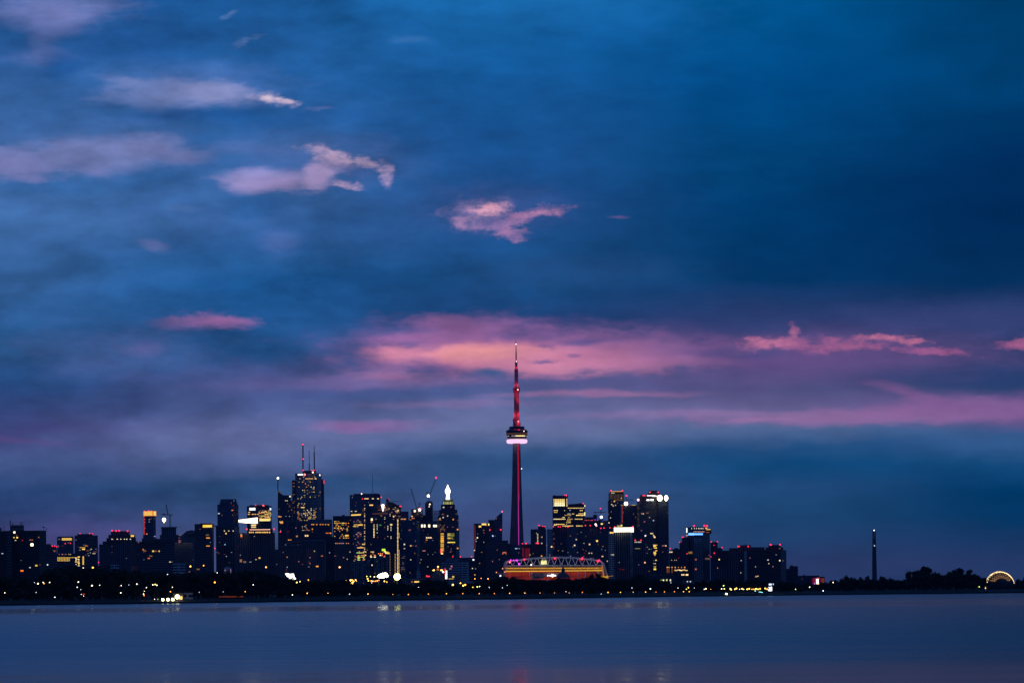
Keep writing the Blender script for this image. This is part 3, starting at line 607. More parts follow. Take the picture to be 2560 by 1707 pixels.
b.box(143, 184, 1342, mat='blue'); b.box(145, 183, 1340.5, 1342, dd=4, part='penthouse', mat='black')
for i in range(3): b.win(167, 1345 + i * 2.1, 28, 1.3, YEL, 1.6, 'louvre')
b.beacons([(163, 1358), (176, 1357)], 1.7); b.win(148, 1347.5, 4, 2, WHT, .3); b.field(146, 182, 1352, 1380, 5, 4, .08, (PNK, WHT), st=(.1, .3), seed=1); b.done()
b = B('office_building', 'low office with rows of lit yellow windows under the louvred tower', 'office building', 6700, 170)
b.box(141, 199, 1383, mat='darkblue')
b.field(144, 178, 1385, 1386, 4, 2, .9, (CREAM, PNK), 2.6, 1.8, (.5, 1.2), 2)
for yy in (1393, 1395.7, 1398.4, 1401): b.rows(yy, [145 + i * 4 for i in range(14 if yy < 1394 else 8)], 3.2, 1.4, YEL, 1.5)
b.field(190, 199, 1391, 1414, 3.5, 3.2, .75, (YEL, CREAM), 3, 2, (1, 2), 3); b.done()
b = B('office_tower', 'wide dark tower with rounded roof and scattered amber floors, right of the louvred tower', 'office tower', 7300, 216)
b.box(187, 245, 1338, mat='slab'); b.box(193, 232, 1334, 1338, dd=4, part='penthouse', mat='darkblue'); b.beacons([(200, 1333), (224, 1333), (231, 1333.5)], 1.6)
for w in [(216,1364,8,2,ORG,.9),(206,1368,16,1.6,YEL,.9),(209,1372,8,3,YEL,2),(219,1376,6,1.6,ORG,.5),(226,1381,3,2,WHT,.5),(228,1372,4,1.6,WHT,.9),(235,1383,8,2,CREAM,.8),(222,1388,4,1.6,WHT,.5),(240,1372,4,1.4,WHT,.3)]: b.win(*w)
for i in range(8): b.win(208, 1391 + i * 2.7, 4, 1.7, YEL, 1.7)
b.field(190, 244, 1345, 1410, 5, 4.2, .09, (WHT, PNK, CREAM), 3, 1.4, (.1, .4), 4); b.done()
b = B('apartment_tower', 'slim faint tower between the rounded dark tower and the stepped tower', 'apartment tower', 8200, 255)
b.box(248, 263, 1360, mat='slab'); b.beacon(246, 1405, 2); b.done()
b = B('apartment_tower', 'broad stepped tower with four red roof lights and pale pilasters', 'apartment tower', 6500, 300)
b.box(257, 345, 1352, mat='mull', xc=328, th=12); b.box(266, 340, 1344, 1352, dd=3, mat='mull'); b.box(271, 338, 1336, 1344, dd=6, part='crown', mat='darkblue'); b.box(277, 324, 1327, 1336, dd=9, part='penthouse', mat='mull')
b.beacons([(280, 1326), (290, 1326.5), (298, 1326), (319, 1327)], 2.6); b.beacon(290, 1327, 1.5)
b.rows(1347, [280, 293, 302, 311, 317, 326], 3, 2, CREAM, 1.6); b.win(295, 1347.5, 3, 1.4, PNK, .6); b.win(331, 1339, 9, 4.5, YEL, 1.6); b.win(283, 1348, 3, 1, WHT, .3)
b.field(262, 340, 1360, 1420, 6, 5, .035, (PNK, WHT), 2, 1.6, (.1, .4), 5); b.done()
b = B('warehouse', 'long low dark roofed hall with a pale blue gable on the left shore', 'warehouse', 4700, 250)
b.box(213, 276, 1413, mat='black'); b.box(276, 298, 1411, mat='pale', part='gable', dd=-3); b.done()
lamp(232, 1418, AMB, 6, 3, 0, 'tall amber lamp above the dark roof on the left shore', None, 4680); lamp(208, 1419, CREAM, 4, 1.7, 0, 'small cream lamp left of the tall amber lamp on the left shore', None, 4680)
b = B('office_tower', 'slim tower with a glowing gold louvred crown and a red strip down its left edge', 'office tower', 7900, 374)
b.box(358, 390, 1289, mat='blue', xc=383, th=22); b.box(358, 391, 1277, 1289, part='crown', mat=emis((255, 150, 50), .75), xc=383, th=22, dd=-1)
for i in range(5): b.win(370.5, 1278.5 + i * 2.2, 24, 1.1, (255, 215, 110), 1.6, 'louvre')
for i in range(5): b.win(387, 1278.5 + i * 2.2, 6, 1.1, (255, 235, 150), 1.8, 'louvre')
b.win(360, 1309, 2.6, 60, (255, 60, 70), .85, 'light_strip'); b.beacons([(372, 1276), (379, 1276.5), (361, 1277)], 1.6)
b.win(373, 1298, 3, 2, WHT, .4); b.win(373, 1304, 3, 2, WHT, .4); b.win(367, 1334, 4, 2.6, AMB, 1); b.win(387, 1340, 4, 2, COOL, .9); b.field(363, 388, 1294, 1335, 5, 3.6, .05, (WHT, AMB), st=(.1, .4), seed=6)
b.box(355, 392, 1345, dd=-6, part='podium', mat='darkblue'); b.done()
b = B('apartment_tower', 'dark round-shouldered tower with a flared cornice below a crane', 'apartment tower', 6900, 423)
b.box(404, 441, 1319, mat='mull'); b.box(402, 443, 1316.5, 1319, dd=-3, part='cornice', mat='conc'); b.box(400, 446, 1336, dd=-5, part='lower_wing', mat='mull'); b.box(391, 405, 1346, dd=-7, part='side_wing', mat='black'); b.done()
crane('crane with a glaring work light under its short jib above the flared cornice tower', 7000, [((426, 1317), (424.5, 1286), 2.6), ((424.5, 1287), (402, 1285), 2.2), ((424.5, 1287), (432, 1287), 2.4), ((420, 1286), (415, 1260), 1.4)], [(410, 1298.5, 4.6, (255, 240, 200), 9), (410, 1304.5, 2.2, (255, 190, 120), 3)], (410, 1285))
b = B('apartment_tower', 'small dark tower with a pale lit top corner left of the yellow banded block', 'apartment tower', 7200, 470)
b.box(441, 488, 1336, mat='conc', xc=456, th=60); poly(b, [(456, 1336), (466, 1327), (478, 1324.5), (488, 1326), (488, 1336)], 'conc', 'penthouse', 2)
b.win(475, 1332, 7, 6, (255, 225, 150), 2.2); b.field(444, 454, 1337, 1362, 4, 3.4, .5, (WHT, PNK), 2, 1.6, (.2, .8), 7); b.win(449, 1354, 5, 3, PNK, .5); b.done()
b = B('apartment_block', 'wide low blue-black slab block below the gold crowned tower', 'apartment block', 5900, 412)
b.box(343, 482, 1356, mat='slab', xc=437, th=20); b.box(345, 434, 1353, 1356, dd=6, part='penthouse', mat='darkblue')
for w in [(358,1373,4,4,ORG,.8),(383,1377,5,4,YEL,1.5),(390,1377,6,3,PNK,.4),(398,1377,3,4,YEL,1.2),(372,1395,6,3,ORG,1),(425,1404,4,2.5,CREAM,1.2),(430,1404,2,1.6,CREAM,.5)]: b.win(*w)
b.field(346, 480, 1362, 1418, 7, 6, .04, (WHT, PNK), 2, 1.5, (.1, .3), 8); b.done()
b = B('apartment_block', 'low pale blue box building between the dark towers on the left', 'apartment block', 5200, 448)
b.box(432, 464, 1406, mat='pale'); b.done()
lamp(476, 1415, AMB, 6, 2.8, 0, 'tall amber lamp beside the low pale blue box building', None, 5150)
lamp(509, 1413, AMB, 4, 2.2, 0, 'amber lamp in front of the yellow banded block', None, 5150)
b = B('apartment_tower', 'black tower with a long yellow lit band under its roof', 'apartment tower', 6200, 511)
b.box(487, 535, 1309, mat='slab', xc=530, th=10); b.box(500, 528, 1307.5, 1309, dd=4, part='penthouse', mat='black'); b.win(518.5, 1314.5, 26, 7, (255, 200, 60), 1.5, 'lit_band'); b.win(521, 1315, 14, 4, (255, 225, 110), 1.4, 'lit_band', .5)
for w in [(520,1344,10,2.6,(255,170,70),1.4),(520,1364,10,2.6,(255,165,70),1.2),(500,1322,2,2,ORG,.5),(526,1355,3,2,COOL,.3)]: b.win(*w)
b.beacon(537, 1370, 1.8); b.done()
b = B('office_tower', 'tall plain dark blue tower with chamfered shoulders left of the white lit roof', 'office tower', 8600, 570)
b.box(544, 597, 1260, mat='blue', xc=585, th=15); b.box(549, 593, 1254, 1260, dd=3, mat='blue'); b.box(551, 591, 1247, 1254, dd=6, part='crown', mat='blue')
for w in [(581,1275,5,3,ORG,1.2),(547,1283,5,3,WHT,.9),(549,1282,2,2,ORG,.4),(585,1251,2,4,COOL,.35),(583,1264,2,2,RED,.5)]: b.win(*w)
b.done()
b = B('apartment_tower', 'dark pilastered tower in front of the tall plain blue tower', 'apartment tower', 6100, 569)
b.box(540, 599, 1315, mat='mull', xc=587, th=15); b.box(535, 546, 1313, 1315.5, dd=3, part='penthouse', mat='black')
b.rows(1326.5, [561, 572, 583], 2.4, 2.2, CREAM, 1.6); b.win(565, 1333, 3.5, 4, (255, 190, 100), 1.6); b.win(562.5, 1360.5, 2.6, 3, (120, 200, 255), 1.3); b.win(566, 1390, 2, 2, WHT, .8); b.win(547, 1382, 2, 3, PNK, .3)
b.field(543, 597, 1335, 1415, 6, 5, .04, (WHT, PNK), 2, 1.5, (.1, .3), 9); b.done()
b = B('kiosk_building', 'small pale pink arched building in the trees below the dark pilastered tower', 'pavilion', 4900, 570)
b.box(561, 578, 1417, mat=plain('pink_render', (.65, .5, .6), .8)); b.box(565, 575, 1415, 1417, dd=2, part='roof', mat='pale'); b.win(572, 1426, 7, 9, (60, 30, 50), .25, 'doorway'); b.win(562.5, 1427, 3, 9, (215, 180, 215), .35); b.win(576.8, 1427, 2.4, 12, (225, 190, 225), .35); b.done()
b = B('office_tower', 'wide tower with white rooftop sign panels and amber floors, left of the spire tower', 'office tower', 8300, 649)
b.box(618, 680, 1264, mat='darkblue', xc=671, th=12); b.box(624, 672, 1262, 1264, dd=5, part='penthouse', mat='black')
b.win(631, 1272, 17, 7, (225, 235, 255), 2.2, 'sign'); b.win(676, 1272, 4, 6, (225, 235, 255), 2, 'sign'); b.beacons([(639, 1262), (657, 1262), (660, 1264)], 1.7); b.beacon(658, 1263, 1.7, (255, 120, 80))
for yy, xs in ((1280, [623, 655, 660, 666]), (1285, [622, 632, 638, 645, 664, 669]), (1289, [655, 660, 670]), (1293, [664, 669, 673]), (1277, [664])): b.rows(yy, xs, 5, 2, (255, 205, 120), 1.5)
b.win(636, 1285, 28, 1, ORG, .5); b.field(648, 678, 1276, 1300, 4, 3.2, .4, (YEL, ORG, CREAM), 3, 1.6, (.4, 1.6), 10); b.done()
b = B('apartment_tower', 'dark mullioned tower with a brilliantly lit white rooftop deck', 'apartment tower', 6500, 645)
b.box(597, 688, 1331, mat='mull', xc=675, th=12)
poly(b, [(596, 1299), (643, 1293), (643, 1308), (618, 1307), (597, 1305)], emis((255, 240, 200), 3.0, True), 'roof_canopy', -8, 10)
b.box(644, 676, 1302, 1322, part='rooftop_box', mat='black', dd=-4); b.win(662, 1299, 30, 6, (255, 225, 130), 1.6, 'lit_band', -3); b.win(662, 1296, 28, 1.5, ORG, .6, 'lit_band', -3)
b.box(625, 644, 1308, 1322, part='rooftop_box', mat='darkblue', dd=-5); b.win(634, 1312, 14, 4, (255, 220, 150), 1.5); b.win(634, 1317, 13, 3, (255, 220, 140), 1.5)
b.box(620, 682, 1322, 1331, part='roof_deck', mat='black', dd=-6); b.win(650, 1323.2, 58, 2, (255, 190, 160), 1.8, 'light_strip'); b.rows(1330, [624, 628, 633, 640, 644, 648, 652, 657, 661, 665, 669, 674], 3.4, 3.4, (255, 200, 110), 1.5, 'lamp'); b.beacon(617, 1322, 2.6); b.beacon(685, 1322, 2.6)
for w in [(603,1335,2.4,2.4,CREAM,.8),(603.5,1339,5,6,ORG,1.3),(594,1350,2,2,ORG,.6),(594,1359,3,2,ORG,.9),(601,1387,2,2,WHT,.6),(601,1401,9,8,(220,160,110),.5),(612,1404,8,5,(190,170,150),.35),(636,1340,2,2,WHT,.6),(626,1404,6,2,WHT,.4),(640,1398,4,2,CREAM,.8),(649,1394,5,4,(255,195,110),1.3)]: b.win(*w)
b.done()
lamp(665, 1417, AMB, 4, 2.8, 0, 'tall amber lamp left of the glaring white billboard', None, 5200)
b = B('spire_tower', 'dark tower whose curved sail roof runs up to a lit needle at its left', 'office tower', 8700, 713)
b.box(695, 731, 1251, mat='darkblue'); poly(b, [(694.5, 1251), (694.5, 1222), (697, 1227), (701, 1232), (706, 1236), (711, 1238), (711, 1251)], 'darkblue', 'sail_roof', .5, 20); b.box(711, 727, 1237.5, 1251, dd=3, part='crown', mat='darkblue')
b.mast([(694.8, 1224), (694.8, 1197)], 2.4, 'needle'); b.beacon(694.8, 1195, 2.8, (255, 245, 220), 6); b.win(725, 1240.5, 4, 3.5, CREAM, 1.8)
for w in [(714,1251,3,2.2,CREAM,1),(718,1251,3,2.2,CREAM,1),(698,1291,3.5,3,AMB,1.4),(702,1291,3.5,3,AMB,1.2),(703,1304,10,2.2,(255,200,120),1.6),(704,1307,8,2.4,AMB,1.4),(698,1272,2,1.6,ORG,.4)]: b.win(*w)
b.field(697, 730, 1258, 1330, 4.5, 4, .05, (AMB, WHT), 2, 1.5, (.2, .8), 11); b.done()
# the bank tower
b = B('bank_tower', 'tallest office tower of the left group with three roof masts and a white sign', 'office tower', 8800, 770)
b.box(739, 805, 1182, mat='fcp', xc=793, th=15); b.box(731, 740, 1200, part='side_wing', mat='darkblue', dd=10); b.box(804, 811, 1198, part='side_wing', mat='darkblue', dd=12); b.box(757, 790, 1176, 1182, dd=10, part='penthouse', mat='darkblue')
b.mast([(757.5, 1178), (757.3, 1112)], 3.0, dd=14); b.mast([(773, 1176), (773, 1156), (773, 1126)], 1.3, dd=20); b.mast([(773, 1176), (773, 1158)], 2.4, dd=20); b.mast([(786, 1178), (785.5, 1129)], 2.8, dd=14); b.mast([(785.5, 1129), (785.3, 1114)], 1.4, dd=14)
b.beacon(757.3, 1111, 2.3, dd=12); b.beacon(758, 1147, 2.2, dd=10); b.beacon(758, 1175, 2.2, dd=8); b.beacon(779, 1175, 2, dd=8); b.beacon(785, 1175, 2, dd=8); b.beacon(782, 1180, 2, (255, 235, 200), 4)
b.win(809.5, 1204, 3, 10, (255, 20, 40), 1.6, 'light_strip')
# white letters of the sign
for x, w, h in ((746.2, 3.2, 3.8), (750.2, 3.4, 3.8), (754.8, 3.4, 3.8)): b.win(x, 1186, w, h, (255, 255, 255), 3, 'sign_letter')
b.beacon(761.5, 1186, 3.2, (255, 120, 110), 2.5, 'sign_disc', -12); b.win(799.5, 1187, 3.2, 4.5, (240, 235, 255), 2.2, 'sign')
r = random.Random(3)
for k in range(29):
    yy = 1192 + k * 4.15
    pr = .06 if k < 3 else (.11 if k < 20 else .34)
    if k in (24, 22): pr = .6
    for j in range(20):
        if r.random() < pr: b.win(745 + j * 2.35, yy, 2.0, 1.7, r.choice((YEL, CREAM, AMB, (255, 215, 140))), r.choice((.6, 1, 1.4, 1.8)))
b.win(773, 1196, 22, 1.8, (255, 190, 90), 1.3); b.win(789, 1196, 4, 2.4, (255, 225, 120), 1.8); b.win(757, 1268, 10, 2, (255, 210, 100), 1.8); b.field(797, 804, 1230, 1290, 3, 4.1, .12, (AMB,), seed=12); b.field(733, 738, 1203, 1300, 3, 4.1, .2, (AMB, ORG), 1.6, 1.4, (.2, .9), seed=13); b.done()
b = B('office_tower', 'narrow dark tower with a pale outlined frame left of the bank tower base', 'office tower', 8000, 732)
b.box(719, 742, 1302, mat='black'); b.mast([(719.5, 1440), (719.5, 1302), (741.5, 1302), (741.5, 1440)], 1.2, 'edge_frame', plain('pale_trim', (.22, .24, .27), .6), -1)
for w in [(722,1349,4,2.5,AMB,1.5),(727,1349,3,2.5,AMB,1.2),(740,1319,3,2.5,PNK,.8),(742,1340,4,4,(255,170,90),1.4),(720,1328,6,1,RED,.5)]: b.win(*w)
b.beacon(701, 1329, 2.2); b.done()
b = B('office_building', 'striped office block with dim windows directly below the bank tower', 'office building', 8300, 758)
b.box(742, 778, 1303, mat='slab'); b.field(756, 775, 1312, 1328, 3, 3.2, .5, (CREAM, WHT, AMB), 2.2, 1.6, (.3, 1.2), 14); b.win(764, 1338.5, 4, 4, (255, 200, 130), 2); b.win(769, 1338.5, 4, 4, (255, 200, 130), 2); b.done()
b = B('office_building', 'square office block with a mauve blank top band and one row of lit windows', 'office building', 7900, 804)
b.box(776, 831, 1298, mat='darkblue', xc=824, th=12); b.box(777, 823, 1299, 1309, part='blank_band', mat=plain('mauve_panel', (.20, .17, .20), .7, .02, .15), dd=-14, depth=5)
b.rows(1310.5, [780, 784, 792, 801, 807, 814, 821], 3.6, 2.4, AMB, 1.3); b.win(781, 1322, 3, 4, AMB, 1); b.win(818, 1332, 8, 2.4, ORG, 1); b.win(826, 1332, 4, 2.6, AMB, 1.6); b.win(781, 1329, 2, 2, ORG, .5); b.done()
b = B('apartment_block', 'long dim curved block with two white roof lines below the bank tower', 'apartment block', 6800, 755)
b.box(688, 790, 1372, mat='pink', xc=765, th=14); b.box(712, 812, 1350, part='rear_wing', mat='mull', dd=260); b.box(810, 836, 1341, part='end_wing', mat='black', dd=290)
D_ = b.D - 6; bm = bmesh.new(); q = [P(x, y, D_) for x, y in ((690, 1369), (712, 1364), (735, 1362), (757, 1360))]
for a, c in zip(q, q[1:]): bar(bm, a, c, 1.2)
meshobj('roof_edge', bm, plain('pale_trim', (.22, .24, .27), .6), b.r, b.o)
bm = bmesh.new(); q = [P(x, y, b.D + 255) for x, y in ((716, 1357), (757, 1351), (813, 1350), (813, 1440))]
for a, c in zip(q, q[1:]): bar(bm, a, c, 1.6)
meshobj('roof_edge', bm, plain('pale_trim', (.22, .24, .27), .6), b.r, b.o)
for w in [(718,1392,2.6,2.6,AMB,1),(718,1417,2.4,2.4,WHT,.6),(747,1403,2.4,2.4,PNK,.9),(775,1393,2.4,2.4,PNK,.9),(775,1408,2.4,2.4,PNK,.8),(786,1377,2,3,CREAM,.8),(824,1381,2.4,2.4,WHT,.6),(805,1389,5,3,ORG,.8),(793,1415,7,3.4,AMB,1.7),(770,1449,3,3,ORG,1),(745,1361,3,2,COOL,.4),(714,1361,3,2,COOL,.4)]: b.win(*w)
b.field(692, 788, 1380, 1435, 8, 6, .05, (PNK, WHT), 2, 1.5, (.1, .35), 15); b.done()
b = B('office_tower', 'square black tower dotted with yellow windows right of the bank tower', 'office tower', 7700, 858)
b.box(833, 883, 1289, mat='black'); b.box(855, 862, 1286.5, 1289, dd=5, part='penthouse', mat='black')
b.field(837, 874, 1303, 1346, 3.1, 4.1, .38, (YEL, AMB, (255, 180, 80)), 2.4, 1.9, (.4, 1.8), 16); b.win(867, 1338, 10, 3.4, (255, 195, 60), 1.8); b.win(866, 1344, 5, 2, YEL, 1.4); b.win(853, 1322, 30, 1, PNK, .4); b.done()
b = B('apartment_tower', 'dim mauve-fronted block below the square black tower', 'apartment tower', 6700, 855)
b.box(835, 879, 1362, mat='pink'); b.box(849, 862, 1345, 1362, part='core', mat=plain('mauve_panel', (.20, .17, .20), .7, .02, .15)); b.rows(1357.5, [839, 843, 848, 853, 858, 866, 871], 3, 2, (255, 170, 140), 1)
for w in [(875,1379,2.5,2.5,CREAM,.9),(859,1393,2.5,2.5,PNK,.8),(868,1397,2.5,2.5,CREAM,.7),(838,1389,5,2,PNK,.4)]: b.win(*w)
b.done()
lamp(849, 1417, (255, 180, 110), 4, 3, 0, 'tall amber lamp below the mauve-fronted block', None, 5200)
b = B('office_tower', 'broad two-tone tower with a thin tripod mast right of the square black tower', 'office tower', 8800, 915)
b.box(875, 952, 1235, mat='blue', xc=906, th=55); b.box(884, 948, 1233.5, 1235, dd=12, part='penthouse', mat='darkblue')
b.mast([(931.4, 1228), (931.4, 1185)], .9, dd=8); b.mast([(928, 1235), (931.4, 1227), (938, 1235)], .9, 'mast_leg', dd=8); b.beacon(904, 1234, 1.8, (255, 220, 190), 3); b.beacon(953, 1242, 2); b.beacon(906, 1246.5, 1.6)
b.rows(1246, [913, 919, 932, 945], 5, 2.4, (255, 210, 140), 1.6); b.win(916, 1246, 9, 2.4, (255, 215, 140), 1.5); b.win(928, 1262, 10, 3, (255, 200, 110), 1.8); b.win(881, 1243, 2, 2, COOL, .4)
b.rows(1277.5, [879, 889, 890], 4, 2, CREAM, 1); b.win(890, 1286.5, 27, 3.4, (255, 205, 90), 1.7); b.field(878, 904, 1292, 1402, 3.4, 3.9, .22, (YEL, PNK, (190, 140, 170)), 2.6, 1.8, (.2, 1.2), 17); b.win(901, 1311.5, 13, 3, (255, 200, 90), 1.7); b.field(884, 894, 1311, 1316, 3, 4, .9, (YEL,), 2.6, 2, (.8, 1.4), 18)
b.win(901, 1368.5, 18, 2.2, (255, 200, 90), 1.6); b.win(908, 1360, 7, 2.6, YEL, 1.3); b.field(893, 912, 1381, 1400, 3.2, 3.6, .55, (YEL, GRN, ORG), 2.8, 2, (.6, 1.7), 19)
for k in range(34): b.win(911.5, 1262 + k * 4.1, 2.4, 2.2, (255, 210, 150), .5 + .25 * (k * 7 % 5)) if (k * 5) % 7 < 5 else None
b.done()
b = B('office_tower', 'black front tower with terraced crane roof below the tripod mast tower', 'office tower', 8000, 950)
b.box(914, 1003, 1270, mat='darkblue', xc=988, th=12); b.box(935, 1000, 1262, 1270, dd=5, mat='black', part='upper_storeys')
poly(b, [(965, 1262), (965, 1247), (972, 1247), (973, 1254), (982, 1255), (1003, 1268), (1003, 1272), (975, 1263)], 'black', 'stepped_roof', -4, 14)
b.mast([(980, 1252.5), (1006, 1253.2)], .8, 'crane_jib'); b.beacon(971, 1248, 2.3); b.beacon(999, 1266, 3.0); b.beacon(1002, 1265, 2)
poly(b, [(952.5, 1261), (961, 1261), (960, 1270), (958.2, 1278), (956.2, 1278), (954.5, 1270)], emis((255, 225, 205), 2.2, True), 'work_light', -7, 3); b.beacon(957, 1263, 3.6, (255, 235, 230), 5, 'work_light', dd=-9)
b.win(950, 1283.5, 44, 1, (210, 130, 110), .45); b.win(958, 1274, 30, 1, PNK, .5); b.win(972, 1271, 5, 4, (200, 170, 90), .5); b.field(940, 1000, 1264, 1300, 4.4, 4.1, .15, (AMB, CREAM, PNK), 2.6, 1.8, (.3, 1.2), 20)
b.win(929.5, 1298, 5, 6, (255, 225, 180), 2.6); b.win(929, 1304, 4, 3, AMB, 1); b.win(951, 1312, 5, 2.4, (90, 220, 110), .7); b.win(978, 1311, 6, 4, (255, 215, 150), 1.5); b.win(984, 1290.5, 3.4, 3.4, CREAM, 1.5); b.win(995, 1275.5, 4, 4, (255, 210, 120), 1.4)
for k in range(9): b.win(935, 1311 + k * 3.8, 3, 2.4, (255, 225, 150), 1.0 + (k > 2) * .9)
for k in (0, 1, 2, 3, 5): b.win(943, 1311 + k * 4, 2.4, 2, CREAM, 1.1)
for k in (0, 1, 2): b.win(969.5, 1315 + k * 4.2, 2.4, 2.4, CREAM, 1.2)
for k in (0, 1, 2, 6, 7): b.win(977.5, 1317 + k * 4, 2.4, 2.2, CREAM, 1.1)
b.win(944.5, 1342, 2.4, 2, RED, .7); b.win(969.5, 1340, 2, 2, CREAM, .8)
b.win(949, 1365, 4, 9, (170, 210, 110), .9); b.done()
b = B('construction_tower', 'dark tower under construction with a string of hoist lights down its right edge', 'tower under construction', 7300, 960)
b.box(916, 990, 1355, mat='darkblue'); b.box(986, 1001, 1296, part='hoist_shaft', mat='black', dd=-4)
for k in range(38):
    yy = 1299 + k * 3.55; b.win(994.5 + (k * 3) % 3 * .8, yy, 2.6 + (.8 if k % 3 == 0 else 0), 2.3, ((255, 215, 140), (255, 225, 170), (255, 200, 110))[k % 3], 1.7, 'hoist_light')
    if 8 < k < 13 or 20 < k: b.win(997.8, yy + 1.5, 2, 1.8, (255, 205, 130), 1.1, 'hoist_light')
for k in range(14): b.win(988, 1385 + k * 3.7, 2.2, 2, (255, 205, 120), .9, 'hoist_light')
for k in range(14): b.win(975, 1385 + k * 4, 2, 1.8, (230, 180, 120), .5, 'hoist_light')
b.win(959, 1374, 10, 6, (190, 235, 70), 1.7); b.win(963, 1378, 5, 3, (255, 240, 130), 1.8)
b.field(905, 975, 1379, 1392, 4.6, 4.2, .42, (AMB, YEL, ORG, CREAM), 2.8, 2.6, (.7, 2.2), 21); b.win(966, 1381.5, 7, 4, (255, 215, 110), 2); b.win(972, 1382, 4, 4, (255, 200, 90), 1.6); b.win(927, 1389.5, 3.5, 3.5, (255, 180, 110), 2); b.win(962, 1389.5, 3.5, 3, (255, 70, 60), 1.8); b.done()
b = B('office_tower', 'plain dark blue tower with a flat roof left of the leaning crane', 'office tower', 8300, 1011)
b.box(1000, 1022, 1278, mat='blue'); b.rows(1297, [1003.5, 1007, 1010.5, 1013.5], 2.6, 2.8, (255, 175, 110), 1.2); b.done()
b = B('office_tower', 'broad dark blue glass block with few lights right of the hoist lights', 'office tower', 7400, 1026)
b.box(1002, 1049, 1302, mat='blue', xc=1042, th=12); b.box(1006, 1044, 1300, 1302, dd=5, part='penthouse', mat='darkblue')
for w in [(1011,1360,4,3.4,CREAM,1.3),(1011,1370.5,4,3,(220,200,170),.8),(1027,1363.5,4,3.4,(255,200,140),1.2),(1032,1363.5,2,2,PNK,.5),(1027,1398.5,3,3,CREAM,.8),(1022,1324,2,2,PNK,.5),(1026,1323.5,2.4,2,PNK,.6),(1040,1364,2.6,2.6,PNK,.6),(1004,1325,2.6,1.6,GRN,.15),(1003,1347,2.6,1.6,GRN,.15)]: b.win(*w)
b.done()
b = B('apartment_tower', 'pale brown-tinted narrow block with dim floors below the hoist lights', 'apartment tower', 6700, 1010)
b.box(1002, 1015, 1386, mat='pink'); b.field(1004, 1014, 1390, 1430, 3.5, 4, .4, ((170, 120, 90), (150, 140, 150)), 2.2, 1.8, (.2, .6), 22); b.done()
b = B('construction_tower', 'half-built dark tower with orange work lights carrying the left leaning crane', 'tower under construction', 8100, 1042)
b.box(1025, 1058, 1290, mat='black'); b.box(1028, 1057, 1272, 1290, dd=2, mat='black', part='upper_storeys'); b.box(1050, 1064, 1287, dd=4, part='side_wing', mat='black')
b.beacon(1049, 1274, 3.6, (255, 245, 225), 6, 'work_light'); b.beacon(1037, 1277, 2.8, (255, 220, 180), 3, 'work_light'); b.beacons([(1045, 1271), (1051, 1270), (1054, 1271)], 1.4)
for w in [(1030,1290,4,3,(255,200,150),1.6),(1031,1295,3,3,AMB,1.1),(1035,1295,3,3,PNK,.8),(1027,1299,2.5,2.5,AMB,.8),(1044,1285,2.4,2,PNK,.6),(1053,1281,2,2,PNK,.6)]: b.win(*w)
b.done()
crane('left leaning luffing crane with its jib pointing up left above the orange work lights', 8105, [((1043, 1290), (1042.5, 1268), 2.4), ((1041.5, 1270), (1027.5, 1220), 2.2), ((1045, 1271), (1050.5, 1258), 2.6), ((1046, 1258), (1050.5, 1258), 1.5)], [(1026.5, 1235, .9, (20, 20, 30), .1)], (1045, 1268))
b = B('construction_tower', 'dark concrete core tower with bare floor slabs on its right', 'tower under construction', 8200, 1075)
b.box(1063.5, 1083, 1256, mat='black'); b.box(1066, 1080, 1252.5, 1256, dd=3, part='core_top', mat='black')
for k in range(9): b.box(1083, 1098, 1277 + k * 3.4, 1278.3 + k * 3.4, dd=6, part='floor_slab', mat=plain('raw_concrete', (.12, .12, .125), .9), depth=22)
for xx in (1085, 1090, 1095): b.mast([(xx, 1320), (xx, 1274)], .8, 'column', plain('raw_concrete', (.12, .12, .125), .9), 12)
for k in range(5): b.box(1052, 1063.5, 1289 + k * 3.4, 1290.3 + k * 3.4, dd=6, part='floor_slab', mat=plain('raw_concrete', (.12, .12, .125), .9), depth=22)
b.beacon(1074.5, 1260, 2, (255, 235, 210), 3, 'work_light'); b.beacon(1073, 1266, 1.4, (255, 235, 210), 2, 'work_light'); b.done()
crane('right leaning luffing crane on top of the dark concrete core, red light on its tip', 8204, [((1072, 1254), (1072, 1236), 3.2), ((1073.5, 1238), (1089.5, 1196), 2.4), ((1070.5, 1239), (1067, 1229), 3.4), ((1067, 1229), (1072, 1236), 1.8)], [(1090, 1194, 2.0, RED, 5), (1071, 1239, 3.3, (255, 250, 240), 7), (1090.5, 1210, .9, (20, 20, 30), .1)], (1068, 1236))
b = B('office_building', 'dark block with three pairs of glaring white windows near its roof', 'office building', 7600, 1075)
b.box(1050, 1101, 1303, mat='mull', xc=1094, th=12)
for x, w in ((1055, 4.4), (1061.5, 4.4), (1073, 5.4), (1086, 4), (1090, 5), (1084.5, 3)): b.win(x, 1314, w, 7.5 if x < 1080 else 6, (255, 235, 195), 2.6)
for x in (1067, 1072, 1077): b.win(x, 1343.5, 4, 3.2, (255, 220, 180), 1.8)
b.win(1066.5, 1349, 4, 3, AMB, .9); b.rows(1376, [1058, 1062], 3, 2.6, PNK, 1); b.win(1053, 1398, 3, 3, (220, 170, 150), .6); b.win(1050, 1406, 3, 2.4, AMB, .6); b.win(1069.5, 1416, 2.4, 2.4, CREAM, .7)
b.field(1052, 1098, 1325, 1420, 6, 5, .04, (PNK, WHT), 2, 1.5, (.1, .4), 23); b.done()
b = B('office_tower', 'mauve tower front with a column of glowing orange windows beside the white-crowned tower', 'office tower', 7900, 1107)
b.box(1097, 1119, 1299, mat='pink')
